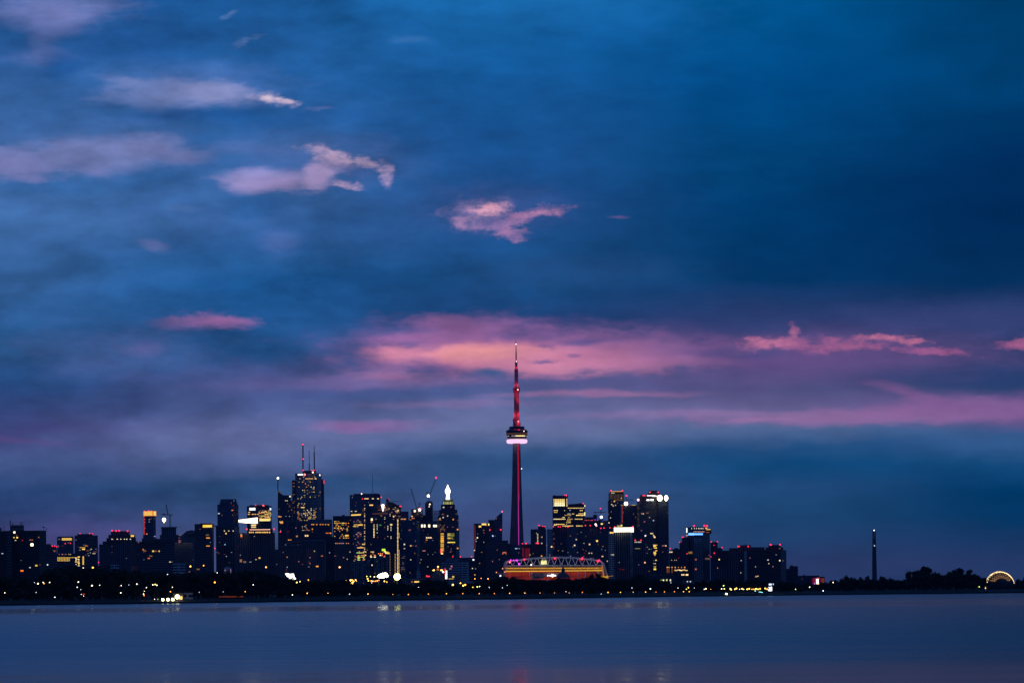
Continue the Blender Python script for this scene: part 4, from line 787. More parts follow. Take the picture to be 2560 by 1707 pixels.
for k in range(14): b.win(1105.5, 1333.5 + k * 3.4, 9, 1.9, ((255, 195, 60), (255, 170, 60), (255, 215, 80))[k % 3], (1.7, .9, 1.4)[k % 3])
for k in range(3): b.win(1105.5, 1345 + k * 3.4, 9, 3.0, (255, 165, 40), 1.1)
b.field(1101, 1112, 1312, 1333, 3.4, 3.6, .5, ((190, 130, 110), (220, 140, 90)), 2.6, 1.8, (.3, .8), 24); b.win(1103.5, 1377, 4.5, 10, (255, 110, 70), 2.4); b.win(1105, 1383, 6, 4, (255, 200, 120), 2.2); b.beacon(1102, 1375, 2.4, RED, 4)
b.rows(1296, [1100], 2.6, 2.6, CREAM, 1.3); b.rows(1299, [1098, 1102], 2, 2, AMB, .9); b.done()
b = B('crowned_tower', 'stepped tower with a glaring white onion-shaped spire', 'office tower', 8400, 1120)
b.box(1092, 1149, 1320, mat='pink', xc=1140, th=14); b.box(1095, 1146.5, 1287, 1320, dd=3, mat='pink', part='middle_tier'); b.box(1098, 1143.5, 1273.5, 1287, dd=6, mat='pink', part='upper_tier'); b.box(1102.5, 1137.5, 1260.5, 1273.5, dd=9, mat='darkblue', part='upper_tier')
b.box(1107, 1132.5, 1248, 1260.5, dd=12, part='lantern', mat='black')
for yy, c, s in ((1251, (170, 190, 120), .5), (1255, (215, 220, 120), .9), (1258.3, (230, 235, 130), 1.3)):
    for k in range(6): b.win(1109.5 + k * 4.1, yy, 3.1, 2.4, c, s * (1, .7, 1.2, .8, 1, .6)[k])
pc = P(1119.6, 1248, 8425); s_ = 8425 / F; bm = bmesh.new(); lathe(bm, pc, [(5.0 * s_, 0), (4.4 * s_, 3), (3.5 * s_, 9), (3.3 * s_, 12), (5.0 * s_, 15), (6.4 * s_, 19), (6.3 * s_, 22), (4.2 * s_, 27), (2.2 * s_, 31), (.8 * s_, 36)], 16); meshobj('spire', bm, emis((255, 255, 240), 5, True), b.r, b.o, True)
for yy, w, st in ((1333.5, 18, .5), (1336.5, 18, .8), (1339.5, 18, .5), (1344, 10, .9), (1347, 18, .25)): b.win(1128, yy, w, 1.6, (215, 205, 90), st); b.win(1122, yy, 8, 1.7, (255, 220, 100), st * 2)
b.win(1129, 1355, 20, 2.6, (235, 215, 80), 1.6); b.win(1122, 1355, 8, 2.6, (255, 245, 150), 1.6)
for w in [(1109,1267.5,4,3,CREAM,1.3),(1127,1267.5,3,2,PNK,.5),(1119,1289,3,3,(255,200,140),1.3),(1133,1298,3.4,3.4,AMB,1.4),(1144,1323,4,3.4,AMB,1.6),(1144,1370,4,3.4,AMB,1.5),(1118,1317,2.5,3,AMB,1),(1132,1317,4,1.4,PNK,.5),(1107,1285,6,2,PNK,.5),(1108,1293,3,3,CREAM,1.2),(1102,1301,3,3,CREAM,1.4),(1143,1404,2,2,COOL,.5),(1126,1379,4,2,PNK,.4)]: b.win(*w)
b.field(1098, 1138, 1360, 1380, 5, 3.6, .15, (PNK, (160, 110, 110)), 3, 1.4, (.15, .4), 25); b.done()
b = B('office_building', 'low building of pale horizontal floor bands in front of the white-crowned tower', 'office building', 6600, 1140)
b.box(1104, 1172, 1403, mat='pale', xc=1166, th=10); poly(b, [(1112, 1403), (1120, 1393), (1149, 1393), (1149, 1403)], plain('grey_cladding', (.22, .23, .27), .7), 'penthouse', 5, 20)
for w in [(1129,1415,4,3.4,PNK,1.1),(1126,1421,6,2.6,PNK,.7),(1133,1441,5,4,YEL,1.4),(1128,1446,14,1.6,YEL,1)]: b.win(*w)
b.done()
b = B('office_building', 'dark flat block with two red roof lights right of the pale banded building', 'office building', 7100, 1168)
b.box(1148, 1187, 1393, mat='darkblue'); b.beacons([(1151, 1391), (1179, 1391), (1132, 1391)], 1.8); b.win(1183.5, 1398.5, 5, 3.6, (225, 235, 255), 2.4, 'sign')
for w in [(1181,1420,2.6,2.6,CREAM,1.2),(1187,1436,3,3,AMB,1.4),(1189,1421,2,2,WHT,.6)]: b.win(*w)
b.done()
# grid building
b = B('hotel_building', 'pale lattice-fronted building in two wings with dark gaps above the floodlit field', 'hotel', 6100, 920)
for x0, x1, ya, yb in ((877, 928, 1408, 1398), (935, 968, 1396, 1391)):
    poly(b, [(x0, 1445), (x0, ya), (x1, yb), (x1, 1445)], 'black', 'wing', 0, 20); r = random.Random(int(x0)); bm = bmesh.new(); D_ = b.D - .6
    top = lambda x: ya + (yb - ya) * (x - x0) / (x1 - x0)
    bar(bm, P(x0, ya + .5, D_), P(x1, yb + .5, D_), 1.1)
    xx = x0 + .8
    xs = []
    while xx < x1: bar(bm, P(xx, top(xx), D_), P(xx, 1445, D_), .75); xs.append(xx); xx += r.choice((3.2, 5, 6.5, 4.2))
    for xa, xb in zip(xs, xs[1:]):
        yy = top(xa) + 3
        while yy < 1440: 
            if r.random() < .75: bar(bm, P(xa, yy, D_), P(xb, yy, D_), .65)
            yy += r.choice((3.6, 5.0, 6.6))
    meshobj('lattice', bm, plain('pale_frame', (.36, .37, .42), .7), b.r, b.o)
b.box(927, 936, 1396, part='link', mat='black', dd=8)
for w in [(912.5,1408.5,3.4,3.4,(255,215,170),1.3),(930,1412,3.4,3.4,(255,225,190),1.4),(958,1403.5,2.6,2.6,(240,190,150),.9),(880,1425,3.4,3.4,ORG,.7),(891,1432,4,4,(110,50,230),.7),(925,1428,1.6,1.6,CREAM,.4)]: b.win(*w)
b.done()
# bright fairground / field lights
def light_mass(label, D, blobs, c, st, name='floodlight', cat='floodlight', legs=True, sample=True):
    x, y = blobs[0][:2]; o = root(name, P(x, 1472, D), label, cat); c0 = Vector(o.location)
    for x, y, r_ in blobs:
        q = link(bpy.data.objects.new('lamp_head', unit_ball(emis(c, st, sample)))); q.parent = o; q.location = P(x, y, D) - c0; q.scale = [2 * r_ * D / F] * 3
    if legs:
        bm = bmesh.new(); p = P(x, y, D + 2); bar(bm, Vector((p.x, p.y, 2)), p, .8, .5); meshobj('pole', bm, pole, o, c0)
    return o
light_mass('huge yellow-green floodlight at the foot of the hoist lights', 3400, [(993, 1441, 8.2)], (250, 250, 130), 16)
light_mass('broad white floodlight bank in front of the lattice-fronted building', 3400, [(951, 1439, 5), (957, 1438, 6.4), (963, 1436.5, 5.6), (967, 1439, 3.4), (946, 1440, 3)], (255, 250, 225), 16)
o = root('billboard', P(731, 1450, 4800), 'glaring white slanted billboard in the trees below the bank tower', 'billboard'); c0 = Vector(o.location)
bm = bmesh.new(); extrude_poly(bm, [P(x, y, 4800) for x, y in ((713, 1433), (720, 1432), (724, 1434), (734, 1433), (736, 1441), (740, 1446), (734, 1451), (726, 1449), (719, 1442))], Vector((0, 1, 0))); meshobj('screen', bm, emis((255, 250, 240), 4, True), o, c0)
bm = bmesh.new(); bar(bm, P(727, 1446, 4802), P(727, 1472, 4802), 1.5); meshobj('post', bm, pole, o, c0)
r = random.Random(8)
fair = [(865,1451,1.9),(870,1457,1.8),(876,1450,2.8),(880,1449,2.4),(884,1452,2),(889,1449,2),(872,1455,2.2),(877,1456,3),(882,1455,2.2),(869,1464,1.5),(876,1461,1.6),(884,1463,3.1),(881,1459,2),(873,1461,1.6),(891,1452,1.3)]
for x, y, r_ in fair: lamp(x, y, r.choice(((255, 150, 50), (255, 180, 80), (255, 205, 110))), 7, r_, 0, 'warm orange lamp in the cluster below the mauve-fronted block', 'warm lamps clustered left of the white floodlights', 4900 + r.uniform(-20, 20))
for x, y, r_, c in [(919,1446,2.6,(230,190,70)),(921,1451,2.4,(230,190,70)),(917,1440,2,(220,190,80)),(926,1440,1.6,GRN),(936,1441,2,(230,250,150)),(928,1451,2.2,AMB),(932,1452,1.7,CREAM),(938,1452,2.1,AMB),(943,1451,2.2,AMB),(947,1450,1.7,AMB),(961,1452,2.3,YEL),(967,1454,1.8,AMB),(929,1456,1.5,AMB)]:
    lamp(x, y, c, 5, r_, 0, '%s lamp in the strip of lights below the lattice-fronted building' % cn.get(c, 'pale gold'), '%s lamps below the lattice-fronted building' % cn.get(c, 'pale gold'), 4900 + r.uniform(-20, 20))
# domed hall with lamps
def domed(name, label, D, cx, ybase, rx, ytop, lit):
    o = root(name, P(cx, 1466, D), label, 'domed hall'); c0 = Vector(o.location); s_ = D / F; c = P(cx, ybase, D); H = (ybase - ytop) * s_; r0 = rx * s_
    stn = plain('old_stone', (.16, .15, .15), .85)
    bm = bmesh.new(); lathe(bm, Vector((c.x, c.y, GZ - 1)), [(r0 * 1.08, 0), (r0 * 1.08, c.z - GZ + 1), (r0, c.z - GZ + 1.5)], 24); meshobj('drum', bm, stn, o, c0)
    bm = bmesh.new(); lathe(bm, c, [(r0, 1.2), (r0 * .96, H * .25), (r0 * .84, H * .48), (r0 * .62, H * .70), (r0 * .34, H * .86), (r0 * .2, H * .92)], 24)
    for k in range(12):
        a = k * math.pi / 6; d = Vector((math.cos(a), math.sin(a), 0))
        q = [(1.0, 1.2), (.97, H * .25), (.85, H * .48), (.63, H * .70), (.35, H * .86)]
        for (a1, z1), (a2, z2) in zip(q, q[1:]): bar(bm, c + d * r0 * a1 + Vector((0, 0, z1)), c + d * r0 * a2 + Vector((0, 0, z2)), .7)
    meshobj('dome', bm, stn, o, c0)
    return o, c0, c, s_, H, r0, stn
o, c0, c, s_, H, r0, stn = domed('domed_hall', 'ribbed stone dome with lit lantern and two side lamps, left of the pale banded building', 5600, 1095, 1447, 17, 1423, True)
bm = bmesh.new(); lathe(bm, c + Vector((0, 0, H * .9)), [(3.4 * s_, 0), (3.2 * s_, 3.5 * s_), (2 * s_, 5 * s_), (.8 * s_, 7 * s_), (.2 * s_, 10 * s_)], 12); meshobj('lantern', bm, emis((230, 130, 60), .55), o, c0)
for x, y, r_ in ((1085, 1424.5, 2), (1082.5, 1425, 1.3), (1103, 1424.5, 2), (1106, 1424.5, 1.4), (1095, 1416, 2.0)):
    q = link(bpy.data.objects.new('lamp', unit_ball(emis((255, 190, 90), 4)))); q.parent = o; q.location = P(x, y, 5570) - c0; q.scale = [2 * r_ * s_] * 3
lamp(1108, 1429, WHT, 7, 2.6, 0, 'bright white lamp at the right shoulder of the lit ribbed dome', None, 5400)
o = root('advertising_column', P(1115, 1466, 5300), 'tall glowing white and orange sign pillar right of the lit ribbed dome', 'sign pillar'); c0 = Vector(o.location)
bm = bmesh.new(); obox(bm, P(1115.5, 1436, 5300), Vector((1.5, 0, 0)), Vector((0, 1, 0)), Vector((0, 0, 6.6))); meshobj('panel', bm, emis((255, 220, 190), 2.4), o, c0)
bm = bmesh.new(); obox(bm, P(1113, 1428, 5298), Vector((.8, 0, 0)), Vector((0, 1, 0)), Vector((0, 0, 5))); meshobj('edge_panel', bm, emis((255, 70, 50), 1.4), o, c0)
bm = bmesh.new(); bar(bm, P(1115, 1447, 5300), Vector((P(1115, 1447, 5300).x, 5300, 3)), 1); meshobj('post', bm, pole, o, c0)
o = root('neon_sign', P(1070, 1466, 5300), 'small red neon sign left of the lit ribbed dome', 'sign'); c0 = Vector(o.location)
bm = bmesh.new(); obox(bm, P(1070, 1440, 5300), Vector((3, 0, 0)), Vector((0, .4, 0)), Vector((0, 0, .8))); obox(bm, P(1067.5, 1438.4, 5300), Vector((1.4, 0, 0)), Vector((0, .4, 0)), Vector((0, 0, .4))); meshobj('neon_bar', bm, emis((255, 50, 70), 1.8), o, c0)
bm = bmesh.new(); bar(bm, P(1070, 1441, 5301), Vector((P(1070, 1441, 5301).x, 5301, 3)), .6); meshobj('post', bm, pole, o, c0)
b = B('exhibition_hall', 'low flat-roofed hall with a short yellow window strip below the glass blocks', 'hall', 5200, 1040)
b.box(1008, 1066, 1448, mat='conc'); b.box(1015, 1064, 1446.5, 1448, dd=-4, part='roof', mat='pale'); b.win(1042, 1453.5, 14, 3.4, (255, 215, 120), 1.8); b.win(1030, 1453.5, 3, 2.6, AMB, 1); b.done()
b = B('gabled_pavilion', 'pale peaked-roof pavilion above a cluster of yellow lamps, left of the needle tower', 'pavilion', 5300, 1163)
poly(b, [(1148, 1455), (1148, 1451), (1158, 1445), (1172, 1452), (1184, 1453), (1184, 1458), (1148, 1458)], plain('pale_roof', (.4, .38, .36), .8), 'gable', 0, 20); b.box(1149, 1183, 1458, 1475, part='wall', mat='conc', dd=2); b.done()
b = B('clock_pavilion', 'little white cupola on a square base beside the pale banded building', 'pavilion', 5400, 1145)
b.box(1138, 1152, 1434, mat='conc'); poly(b, [(1139, 1434), (1142, 1429), (1144, 1424), (1146, 1424), (1148, 1429), (1151, 1434)], plain('pale_roof', (.4, .38, .36), .8), 'cupola', 3, 8); b.done()
b = B('white_kiosk', 'small pale stepped building below the plain blue glass block', 'pavilion', 5500, 1046)
b.box(1041, 1051, 1428, mat='pale'); b.box(1044, 1049, 1423, 1428, dd=2, part='turret', mat='pale'); b.done()

# ------------------------------------------------------------------ needle tower
DT = 7560; cx0 = 1296.3
o = root('observation_tower', P(1299, 1480, DT), 'slender concrete needle tower with a round pod, pink ring and red lit mast', 'observation tower'); c0 = Vector(o.location); s_ = DT / F
conc = plain('tower_concrete', (.17, .17, .18), .8, .05, .3)
axp = P(1290.0, 851, DT); ax = Vector((axp.x, DT, 0))
# axis from the camera roll: tower is plumb, take its ground position from the pod
pp = P(1292.3, 1100, DT); AX = pp.x
def zt(y, x=1292): return P(x, y, DT).z
def starsec(z, w, core):
    """three tapering legs around a hexagonal core"""
    pts = []
    for k in range(3):
        a = math.radians(-90 + 28 + k * 120); d = Vector((math.cos(a), math.sin(a), 0)); n = Vector((-d.y, d.x, 0)); lw = 3.0 + (w - core) * .10
        pts += [d * core * .9 - n * (lw + 1.2), d * w - n * lw, d * w + n * lw, d * core * .9 + n * (lw + 1.2)]
    return [Vector((AX + p.x, DT + p.y, z)) for p in pts]
bm = bmesh.new(); prev_r = None
LV = [(1492, 30), (1450, 25), (1410, 21.5), (1366, 18.6), (1300, 15.2), (1240, 12.8), (1180, 10.8), (1108, 9.2)]
for y, w in LV:
    ring = [bm.verts.new(p) for p in starsec(zt(y, 1296), w, 7.0)]
    if prev_r:
        n = len(ring)
        for i in range(n): bm.faces.new((prev_r[i], prev_r[(i + 1) % n], ring[(i + 1) % n], ring[i]))
    prev_r = ring
bm.faces.new(prev_r); bmesh.ops.recalc_face_normals(bm, faces=bm.faces); meshobj('shaft', bm, conc, o, c0)
# lit elevator groove: red at the top, violet below
strip_m, t, bb = newmat('led_strip'); bb.inputs['Base Color'].default_value = (.02, .02, .02, 1)
tcx = t.nodes.new('ShaderNodeTexCoord'); spx = t.nodes.new('ShaderNodeSeparateXYZ'); t.links.new(tcx.outputs['Object'], spx.inputs[0]); mrx = t.nodes.new('ShaderNodeMapRange'); t.links.new(spx.outputs[2], mrx.inputs[0]); mrx.inputs[1].default_value = 40; mrx.inputs[2].default_value = 330
cr = t.nodes.new('ShaderNodeValToRGB'); t.links.new(mrx.outputs[0], cr.inputs[0]); e = cr.color_ramp.elements; e[0].color = lin((150, 50, 170)); e[1].color = lin((150, 12, 36)); e[1].position = .9; q = e.new(.45); q.color = lin((175, 45, 140)); q = e.new(.65); q.color = lin((150, 16, 60))
t.links.new(cr.outputs[0], bb.inputs['Emission Color']); bb.inputs['Emission Strength'].default_value = 1.15; strip_m.cycles.emission_sampling = 'NONE'
bm = bmesh.new(); q = []
for y in (1480, 1366, 1240, 1110): q.append(Vector((AX + 2.4, DT - 11.5 - (1.5 if y > 1300 else 0), zt(y))))
for a, c in zip(q, q[1:]): bar(bm, a, c, 3.0)
bm2 = bm; meshobj('light_strip', bm2, strip_m, o, c0)
ps = [zt(1108), zt(1106), zt(1103), zt(1100), zt(1098)]
ctr = Vector((AX, DT, 0))
bm = bmesh.new(); lathe(bm, ctr, [(20.5, zt(1108)), (22.0, zt(1107)), (23.2, zt(1104.5)), (23.2, zt(1101)), (22, zt(1098.6)), (19, zt(1098))], 40); meshobj('glowing_ring', bm, emis((255, 205, 245), 1.15), o, c0, True)
bm = bmesh.new(); lathe(bm, ctr, [(17.5, zt(1098)), (20, zt(1096.5)), (22.6, zt(1092)), (23.6, zt(1088)), (23.8, zt(1080)), (24.4, zt(1077.5)), (23.2, zt(1076)), (19.5, zt(1073.5)), (17.2, zt(1073))], 40); pod = meshobj('main_pod', bm, plain('pod_cladding', (.05, .055, .07), .35), o, c0)
for k in range(22):
    a = math.radians(180 + 6 + k * 8); 
    for row, (yy, st, hh) in enumerate(((1084.5, .45, 1.3), (1090.3, 1.6, 1.7))):
        if row == 1 and k in (2, 5, 6, 18): continue
        rr = 23.95 if row == 0 else 23.3
        cc = (255, 225, 150) if (9 < k < 17) else (190, 180, 190)
        bm = bmesh.new(); d = Vector((math.cos(a), math.sin(a), 0)); n = Vector((-d.y, d.x, 0)); obox(bm, ctr + d * rr + Vector((0, 0, zt(yy))), n * 1.45, d * .3, Vector((0, 0, hh * .5))); meshobj('window', bm, emis(cc if row else (170, 110, 70), st * (1.3 if 9 < k < 17 else .45) if row else st), pod, c0)
bm = bmesh.new(); lathe(bm, ctr, [(17, zt(1073)), (17.2, zt(1066.5)), (16, zt(1066))], 32); meshobj('upper_deck', bm, plain('pod_cladding', (.05, .055, .07), .35), o, c0)
bm = bmesh.new(); lathe(bm, ctr, [(8.2, zt(1066)), (8.4, zt(1058)), (6.3, zt(1051)), (5.8, zt(1041)), (5.6, zt(981)), (5.3, zt(981))], 18)
meshobj('upper_shaft', bm, conc, o, c0)
for dx, yy in ((-6.6, 1048), (5.6, 1053), (-4, 1045)):
    bm = bmesh.new(); lathe(bm, Vector((AX + dx, DT - 4, 0)), [(1.2, zt(yy + 9)), (2.2, zt(yy + 5)), (2.2, zt(yy)), (.8, zt(yy - 4))], 10); meshobj('microwave_drum', bm, conc, o, c0, True)
bm = bmesh.new(); lathe(bm, ctr, [(5.4, zt(981)), (7.4, zt(979)), (8.1, zt(975)), (7.4, zt(970)), (5.0, zt(967)), (4.3, zt(965))], 24); meshobj('sky_pod', bm, plain('sky_pod_cladding', (.12, .1, .11), .4), o, c0, True)
steel = plain('mast_steel', (.30, .28, .29), .6)
for y0, y1, r0, r1 in ((967, 922.5, 4.3, 4.1), (922.5, 902.5, 3.1, 2.8), (902.5, 879, 1.5, 1.3), (879, 851, 1.0, .55)):
    bm = bmesh.new(); lathe(bm, ctr, [(r0, zt(y0)), (r1, zt(y1))], 12); meshobj('antenna_mast', bm, steel, o, c0)
for x, y, r_, c in ((1290.2, 860, 1.2, (255, 220, 220)), (1291, 903, 1.2, (255, 200, 200)), (1294.6, 973.5, 1.5, (255, 170, 180)), (1296, 1052.5, 1.6, (255, 120, 130)), (1310, 1078, 1.1, (255, 235, 220)), (1304, 1171.5, 1.1, (255, 230, 230))):
    q = link(bpy.data.objects.new('beacon', unit_ball(emis(c, 4)))); q.parent = o; zz = P(x, y, DT - 14); q.location = (Vector((zz.x, DT - 9 - (16 if y > 1060 else 0), zz.z))) - c0; q.scale = [2 * r_ * s_] * 3
# red floodlights at the foot of each mast section
def redlamp(dx, dyy, z, e_, rad=.5):
    ld = bpy.data.lights.new('red_floodlight', 'POINT'); ld.energy = e_; ld.color = (1, .03, .06); ld.shadow_soft_size = rad; ld.specular_factor = .15
    lo = link(bpy.data.objects.new('red_floodlight', ld)); lo.parent = o; lo.location = ctr + Vector((dx, dyy, z)) - c0
for y0, off, e_ in ((1040, 9.5, 30000), (966, 7.5, 14000), (922, 5.0, 4500), (902, 3.6, 2200)):
    for dx, dyy in ((-off, -off * .8), (off, -off * .8)): redlamp(dx * .8, dyy, zt(y0) + 2, e_ * .2)
redlamp(8, -14, zt(1056), 9000); redlamp(-9, -12, zt(981) - 3, 5000); redlamp(9, -12, zt(981) - 3, 5000)
redlamp(7, -10, zt(1000), 5000)

# ------------------------------------------------------------------ right of the needle
b = B('office_building', 'dark office with red left edge and yellow rooftop panels, left of the sail tower', 'office building', 7200, 1205)
b.box(1185, 1224, 1308, mat='black'); b.win(1187.5, 1345, 1.6, 72, (200, 70, 80), .45, 'light_strip')
for w in [(1200,1315.5,7,4.6,(255,205,100),1.7),(1210,1310,13,4.6,(255,210,110),1.8),(1221.8,1310.5,3.4,5,(255,225,140),2),(1193.5,1343.5,3.6,3.6,CREAM,1.7),(1209.5,1331,2,2,AMB,.6),(1209.5,1354.5,2,2,CREAM,.7),(1190.5,1352.5,2,2,WHT,.8),(1186,1375,2.6,2.6,CREAM,1.4),(1216,1313,4,2,ORG,.6)]: b.win(*w)
b.field(1189, 1214, 1320, 1430, 5, 4.6, .06, (AMB, CREAM), 2, 1.6, (.15, .6), 30); b.done()
b = B('sail_tower', 'dark tower whose roof curves up to a sharp point at its right edge', 'office tower', 7500, 1238)
b.box(1220, 1256, 1325, mat='blue'); b.box(1221, 1237, 1299, 1325, part='left_block', mat='black', dd=3); poly(b, [(1237, 1325), (1237, 1299), (1241, 1292), (1246, 1287), (1251, 1283), (1256, 1280.5), (1256, 1325)], 'blue', 'sail_roof', 2, 26)
b.beacon(1255.2, 1278.3, 1.9, (255, 110, 130)); b.beacons([(1224, 1324), (1252, 1323.5)], 2.6); b.win(1232, 1339, 3.6, 3.6, COOL, 1.8); b.win(1238, 1339, 1.6, 1.6, WHT, .3); b.done()
b = B('office_building', 'bulky banded block standing in front of the sail-roofed tower', 'office building', 6900, 1245)
b.box(1215, 1271, 1351, mat='slab'); b.box(1257, 1270, 1350, 1351, dd=4, part='penthouse', mat='black'); b.box(1270, 1276, 1358, dd=5, part='side_wing', mat='darkblue')
for w in [(1261,1380.5,10,2.6,(240,130,100),1.1),(1257,1383.5,4,2,ORG,.9),(1265,1383.5,3,2,ORG,.9),(1243,1374,2,3,PNK,.4),(1231.5,1402.5,2.2,3,PNK,.7),(1248.5,1398,2,3,PNK,.4)]: b.win(*w)
b.done()
b = B('office_building', 'low dark blue block at the foot of the needle tower', 'office building', 7000, 1295)
b.box(1276, 1307, 1362, mat='blue'); b.rows(1370.5, [1289, 1292], 3, 2.6, COOL, 1.1); b.win(1298, 1370.5, 4, 2, COOL, .5); b.field(1279, 1305, 1376, 1420, 6, 5, .06, (WHT, PNK), 2, 1.5, (.1, .4), 31); b.done()
b = B('construction_block', 'black block with a red-lit scaffold tower right of the needle tower foot', 'building under construction', 6850, 1335)
b.box(1307, 1366, 1359, mat='black'); b.beacons([(1306, 1358), (1315, 1357.5), (1341, 1357), (1346, 1357.5)], 2.0); b.beacon(1315, 1358, 2.4)
bm = bmesh.new(); lattice(bm, P(1319, 1400, 6838), P(1319, 1370, 6838), 7, 3.0, .5); lattice(bm, P(1308, 1392, 6838), P(1308, 1368, 6838), 3, 3, .3); meshobj('scaffold', bm, emis((200, 40, 60), .55), b.r, b.o)  # red light on the scaffold is put into its emission, no lamp lights it
for w in [(1325,1386.5,3,3,(190,210,90),.8),(1354,1389,4,2.6,AMB,1.7),(1333,1383,2,2,PNK,.5),(1354,1342,1,1,AMB,.1)]: b.win(*w)
b.done()
b = B('apartment_tower', 'curved dark tower with a vertical line of small lights right of the needle tower', 'apartment tower', 7700, 1345)
b.box(1327, 1366, 1322, mat='slab', xc=1347, th=40); b.box(1345, 1363, 1315, 1322, part='penthouse', mat='black', dd=6); b.beacons([(1346, 1312.5), (1349, 1313), (1357, 1315), (1362, 1315.5)], 1.5)
for k in range(8): b.win(1344.3, 1335 + k * 3.5, 2.4, 2, (255, 220, 170), 1.3)
for w in [(1341.5,1332.5,2,2,CREAM,.8),(1354.5,1342,3,3.4,(230,180,140),.9),(1354.3,1357.5,3,3,CREAM,1),(1340,1357.5,2,2,RED,1)]: b.win(*w)
b.done()
b = B('apartment_tower', 'slim grey-blue slab tower just left of the residential block with red roof lights', 'apartment tower', 8200, 1375)
b.box(1368, 1383, 1322, mat='pale'); b.done()
b = B('broadcast_building', 'brightly lit office with a big glowing gridded window at its upper left', 'office building', 8200, 1422)
b.box(1382, 1420, 1242, mat='black', xc=1411, th=12); poly(b, [(1382, 1242), (1382, 1237.5), (1395, 1238.5), (1412, 1238.2), (1420, 1238), (1420, 1242)], 'black', 'roof_edge', 2, 20); b.box(1420, 1463, 1260, mat='black', part='right_wing', dd=4); poly(b, [(1421, 1260), (1440, 1258.6), (1456, 1256.8), (1454, 1258.5), (1461, 1260)], 'black', 'roof_canopy', 6, 16)
for i in range(6):
    for j in range(4): b.win(1388 + i * 4.4, 1248.8 + j * 4.6, 4.1, 4.3, ((255, 215, 120), (255, 225, 140), (255, 235, 170), (255, 240, 190))[j], 1.3 + .25 * j, 'atrium_window')
for k in range(6): b.win(1384, 1247.5 + k * 3.4, 1.6, 2, CREAM, 1.1); b.win(1417, 1247.5 + k * 3.4, 2.4, 2.2, (255, 220, 160), 1.6)
for y, segs in ((1269.5, ((1419, 1461, 1.4),)), (1262, ((1418, 1420, 1),)), (1275.5, ((1384, 1395, 1.5), (1410, 1413, .7), (1449, 1457, 2.0))), (1280, ((1385, 1394, 1.2),)), (1284, ((1418, 1424, .8), (1430, 1436, 1.3))), (1287.5, ((1440, 1463, 2.2), (1411, 1428, .7))), (1283.5, ((1446, 1463, 1.4),)), (1293, ((1405, 1412, 1.5), (1420, 1425, .8))), (1297, ((1383, 1414, 1.7), (1418, 1432, .8), (1437, 1457, 1.4))), (1301, ((1417, 1428, 1.3),)), (1305.5, ((1415, 1427, 1.3),)), (1310, ((1385, 1411, 1.8), (1414, 1418, .8))), (1312, ((1384, 1392, 1.6),)), (1314, ((1406, 1434, 1.8), (1440, 1457, 1.6)))):
    for a_, c_, st in segs:
        x = a_
        while x < c_:
            w = min(R.uniform(2.2, 5), c_ - x)
            if w > 1: b.win(x + w / 2, y, w * .92, 2.1, R.choice(((255, 215, 120), (255, 205, 110), (255, 230, 160))), round(st * R.uniform(.7, 1.1), 1))
            x += w
b.win(1425, 1275, 2.4, 2.4, COOL, 1.1); b.win(1425, 1284, 2.4, 2.4, COOL, 1.1); b.win(1462, 1264, 2.4, 5, CREAM, 1.8); b.win(1462, 1284, 2.6, 9, (255, 235, 160), 2)
b.beacons([(1412.5, 1237), (1415.5, 1237.3), (1458, 1258)], 1.9); b.beacons([(1416, 1239)], 1.2); b.done()
b = B('residential_tower', 'wide dark residential block with a row of red lights along its roof', 'apartment tower', 7300, 1413)
b.box(1382, 1447, 1317, mat='mull', xc=1418, th=30); b.beacons([(1383.5, 1316), (1395.5, 1316), (1400.5, 1316), (1414, 1315.5), (1420, 1316.5)], 1.9)
for w in [(1379,1366,4,4,(255,215,150),1.6),(1384.5,1358,2,2,RED,.7),(1385.5,1346,3,4,PNK,.25),(1440.5,1348,3.6,3.6,(220,190,170),1),(1436.5,1362.5,3.6,3.6,(255,220,170),1.6),(1403,1358.5,3,1.6,PNK,.3),(1407,1376.5,3,2,CREAM,.4),(1374.5,1386.5,2,2,CREAM,.5),(1366,1362,3,1.6,CREAM,.5)]: b.win(*w)
b.field(1384, 1445, 1325, 1392, 6, 4.6, .05, (PNK, WHT, AMB), 2, 1.6, (.1, .4), 32); b.done()
b = B('residential_tower', 'dark tower with blue and red edge lights right of the bright gridded office', 'apartment tower', 7800, 1483)
b.box(1461, 1504, 1299, mat='black'); b.box(1463, 1483, 1292, 1299, part='penthouse', mat='darkblue', dd=4); b.box(1483, 1492.5, 1286, 1299, part='roof_core', mat='darkblue', dd=7)
b.win(1484, 1297.5, 20, 1.4, (60, 50, 220), .9, 'light_strip', .6); b.rows(1300, [1463, 1467, 1472, 1478, 1481, 1488, 1494], 2.6, 1.8, (255, 90, 110), 1.1, 'edge_light'); b.win(1505.2, 1301, 6, 10, (25, 60, 150), .55, 'blue_panel', .3); b.done()
crane('small flat-top crane with a level jib left of the yellow-crowned tower', 7900, [((1502.5, 1305), (1502.5, 1273), 1.6), ((1502.5, 1280), (1516, 1280), 1.4), ((1502.5, 1280), (1485, 1280), 1.4), ((1486, 1281.5), (1489, 1281.5), 2.5)], [(1501, 1270.5, 1.4, RED, 3), (1503.3, 1292, 3.2, (255, 245, 220), 6)])
b = B('residential_tower', 'low dark block under the small flat-top crane', 'apartment tower', 7900, 1514); b.box(1504, 1521, 1301, mat='slab'); b.done()
b = B('residential_tower', 'broad black residential block with scattered lights behind the right end of the stadium', 'apartment tower', 7050, 1490)
b.box(1445, 1533, 1321, mat='mull', xc=1475, th=50); b.beacons([(1463.5, 1313), (1475.5, 1313), (1502, 1320), (1510, 1319), (1525, 1318.5)], 2.0); b.beacon(1491, 1313.5, 2.4, (255, 150, 160)); b.beacon(1489, 1310, 2.4, (255, 225, 220), 4)
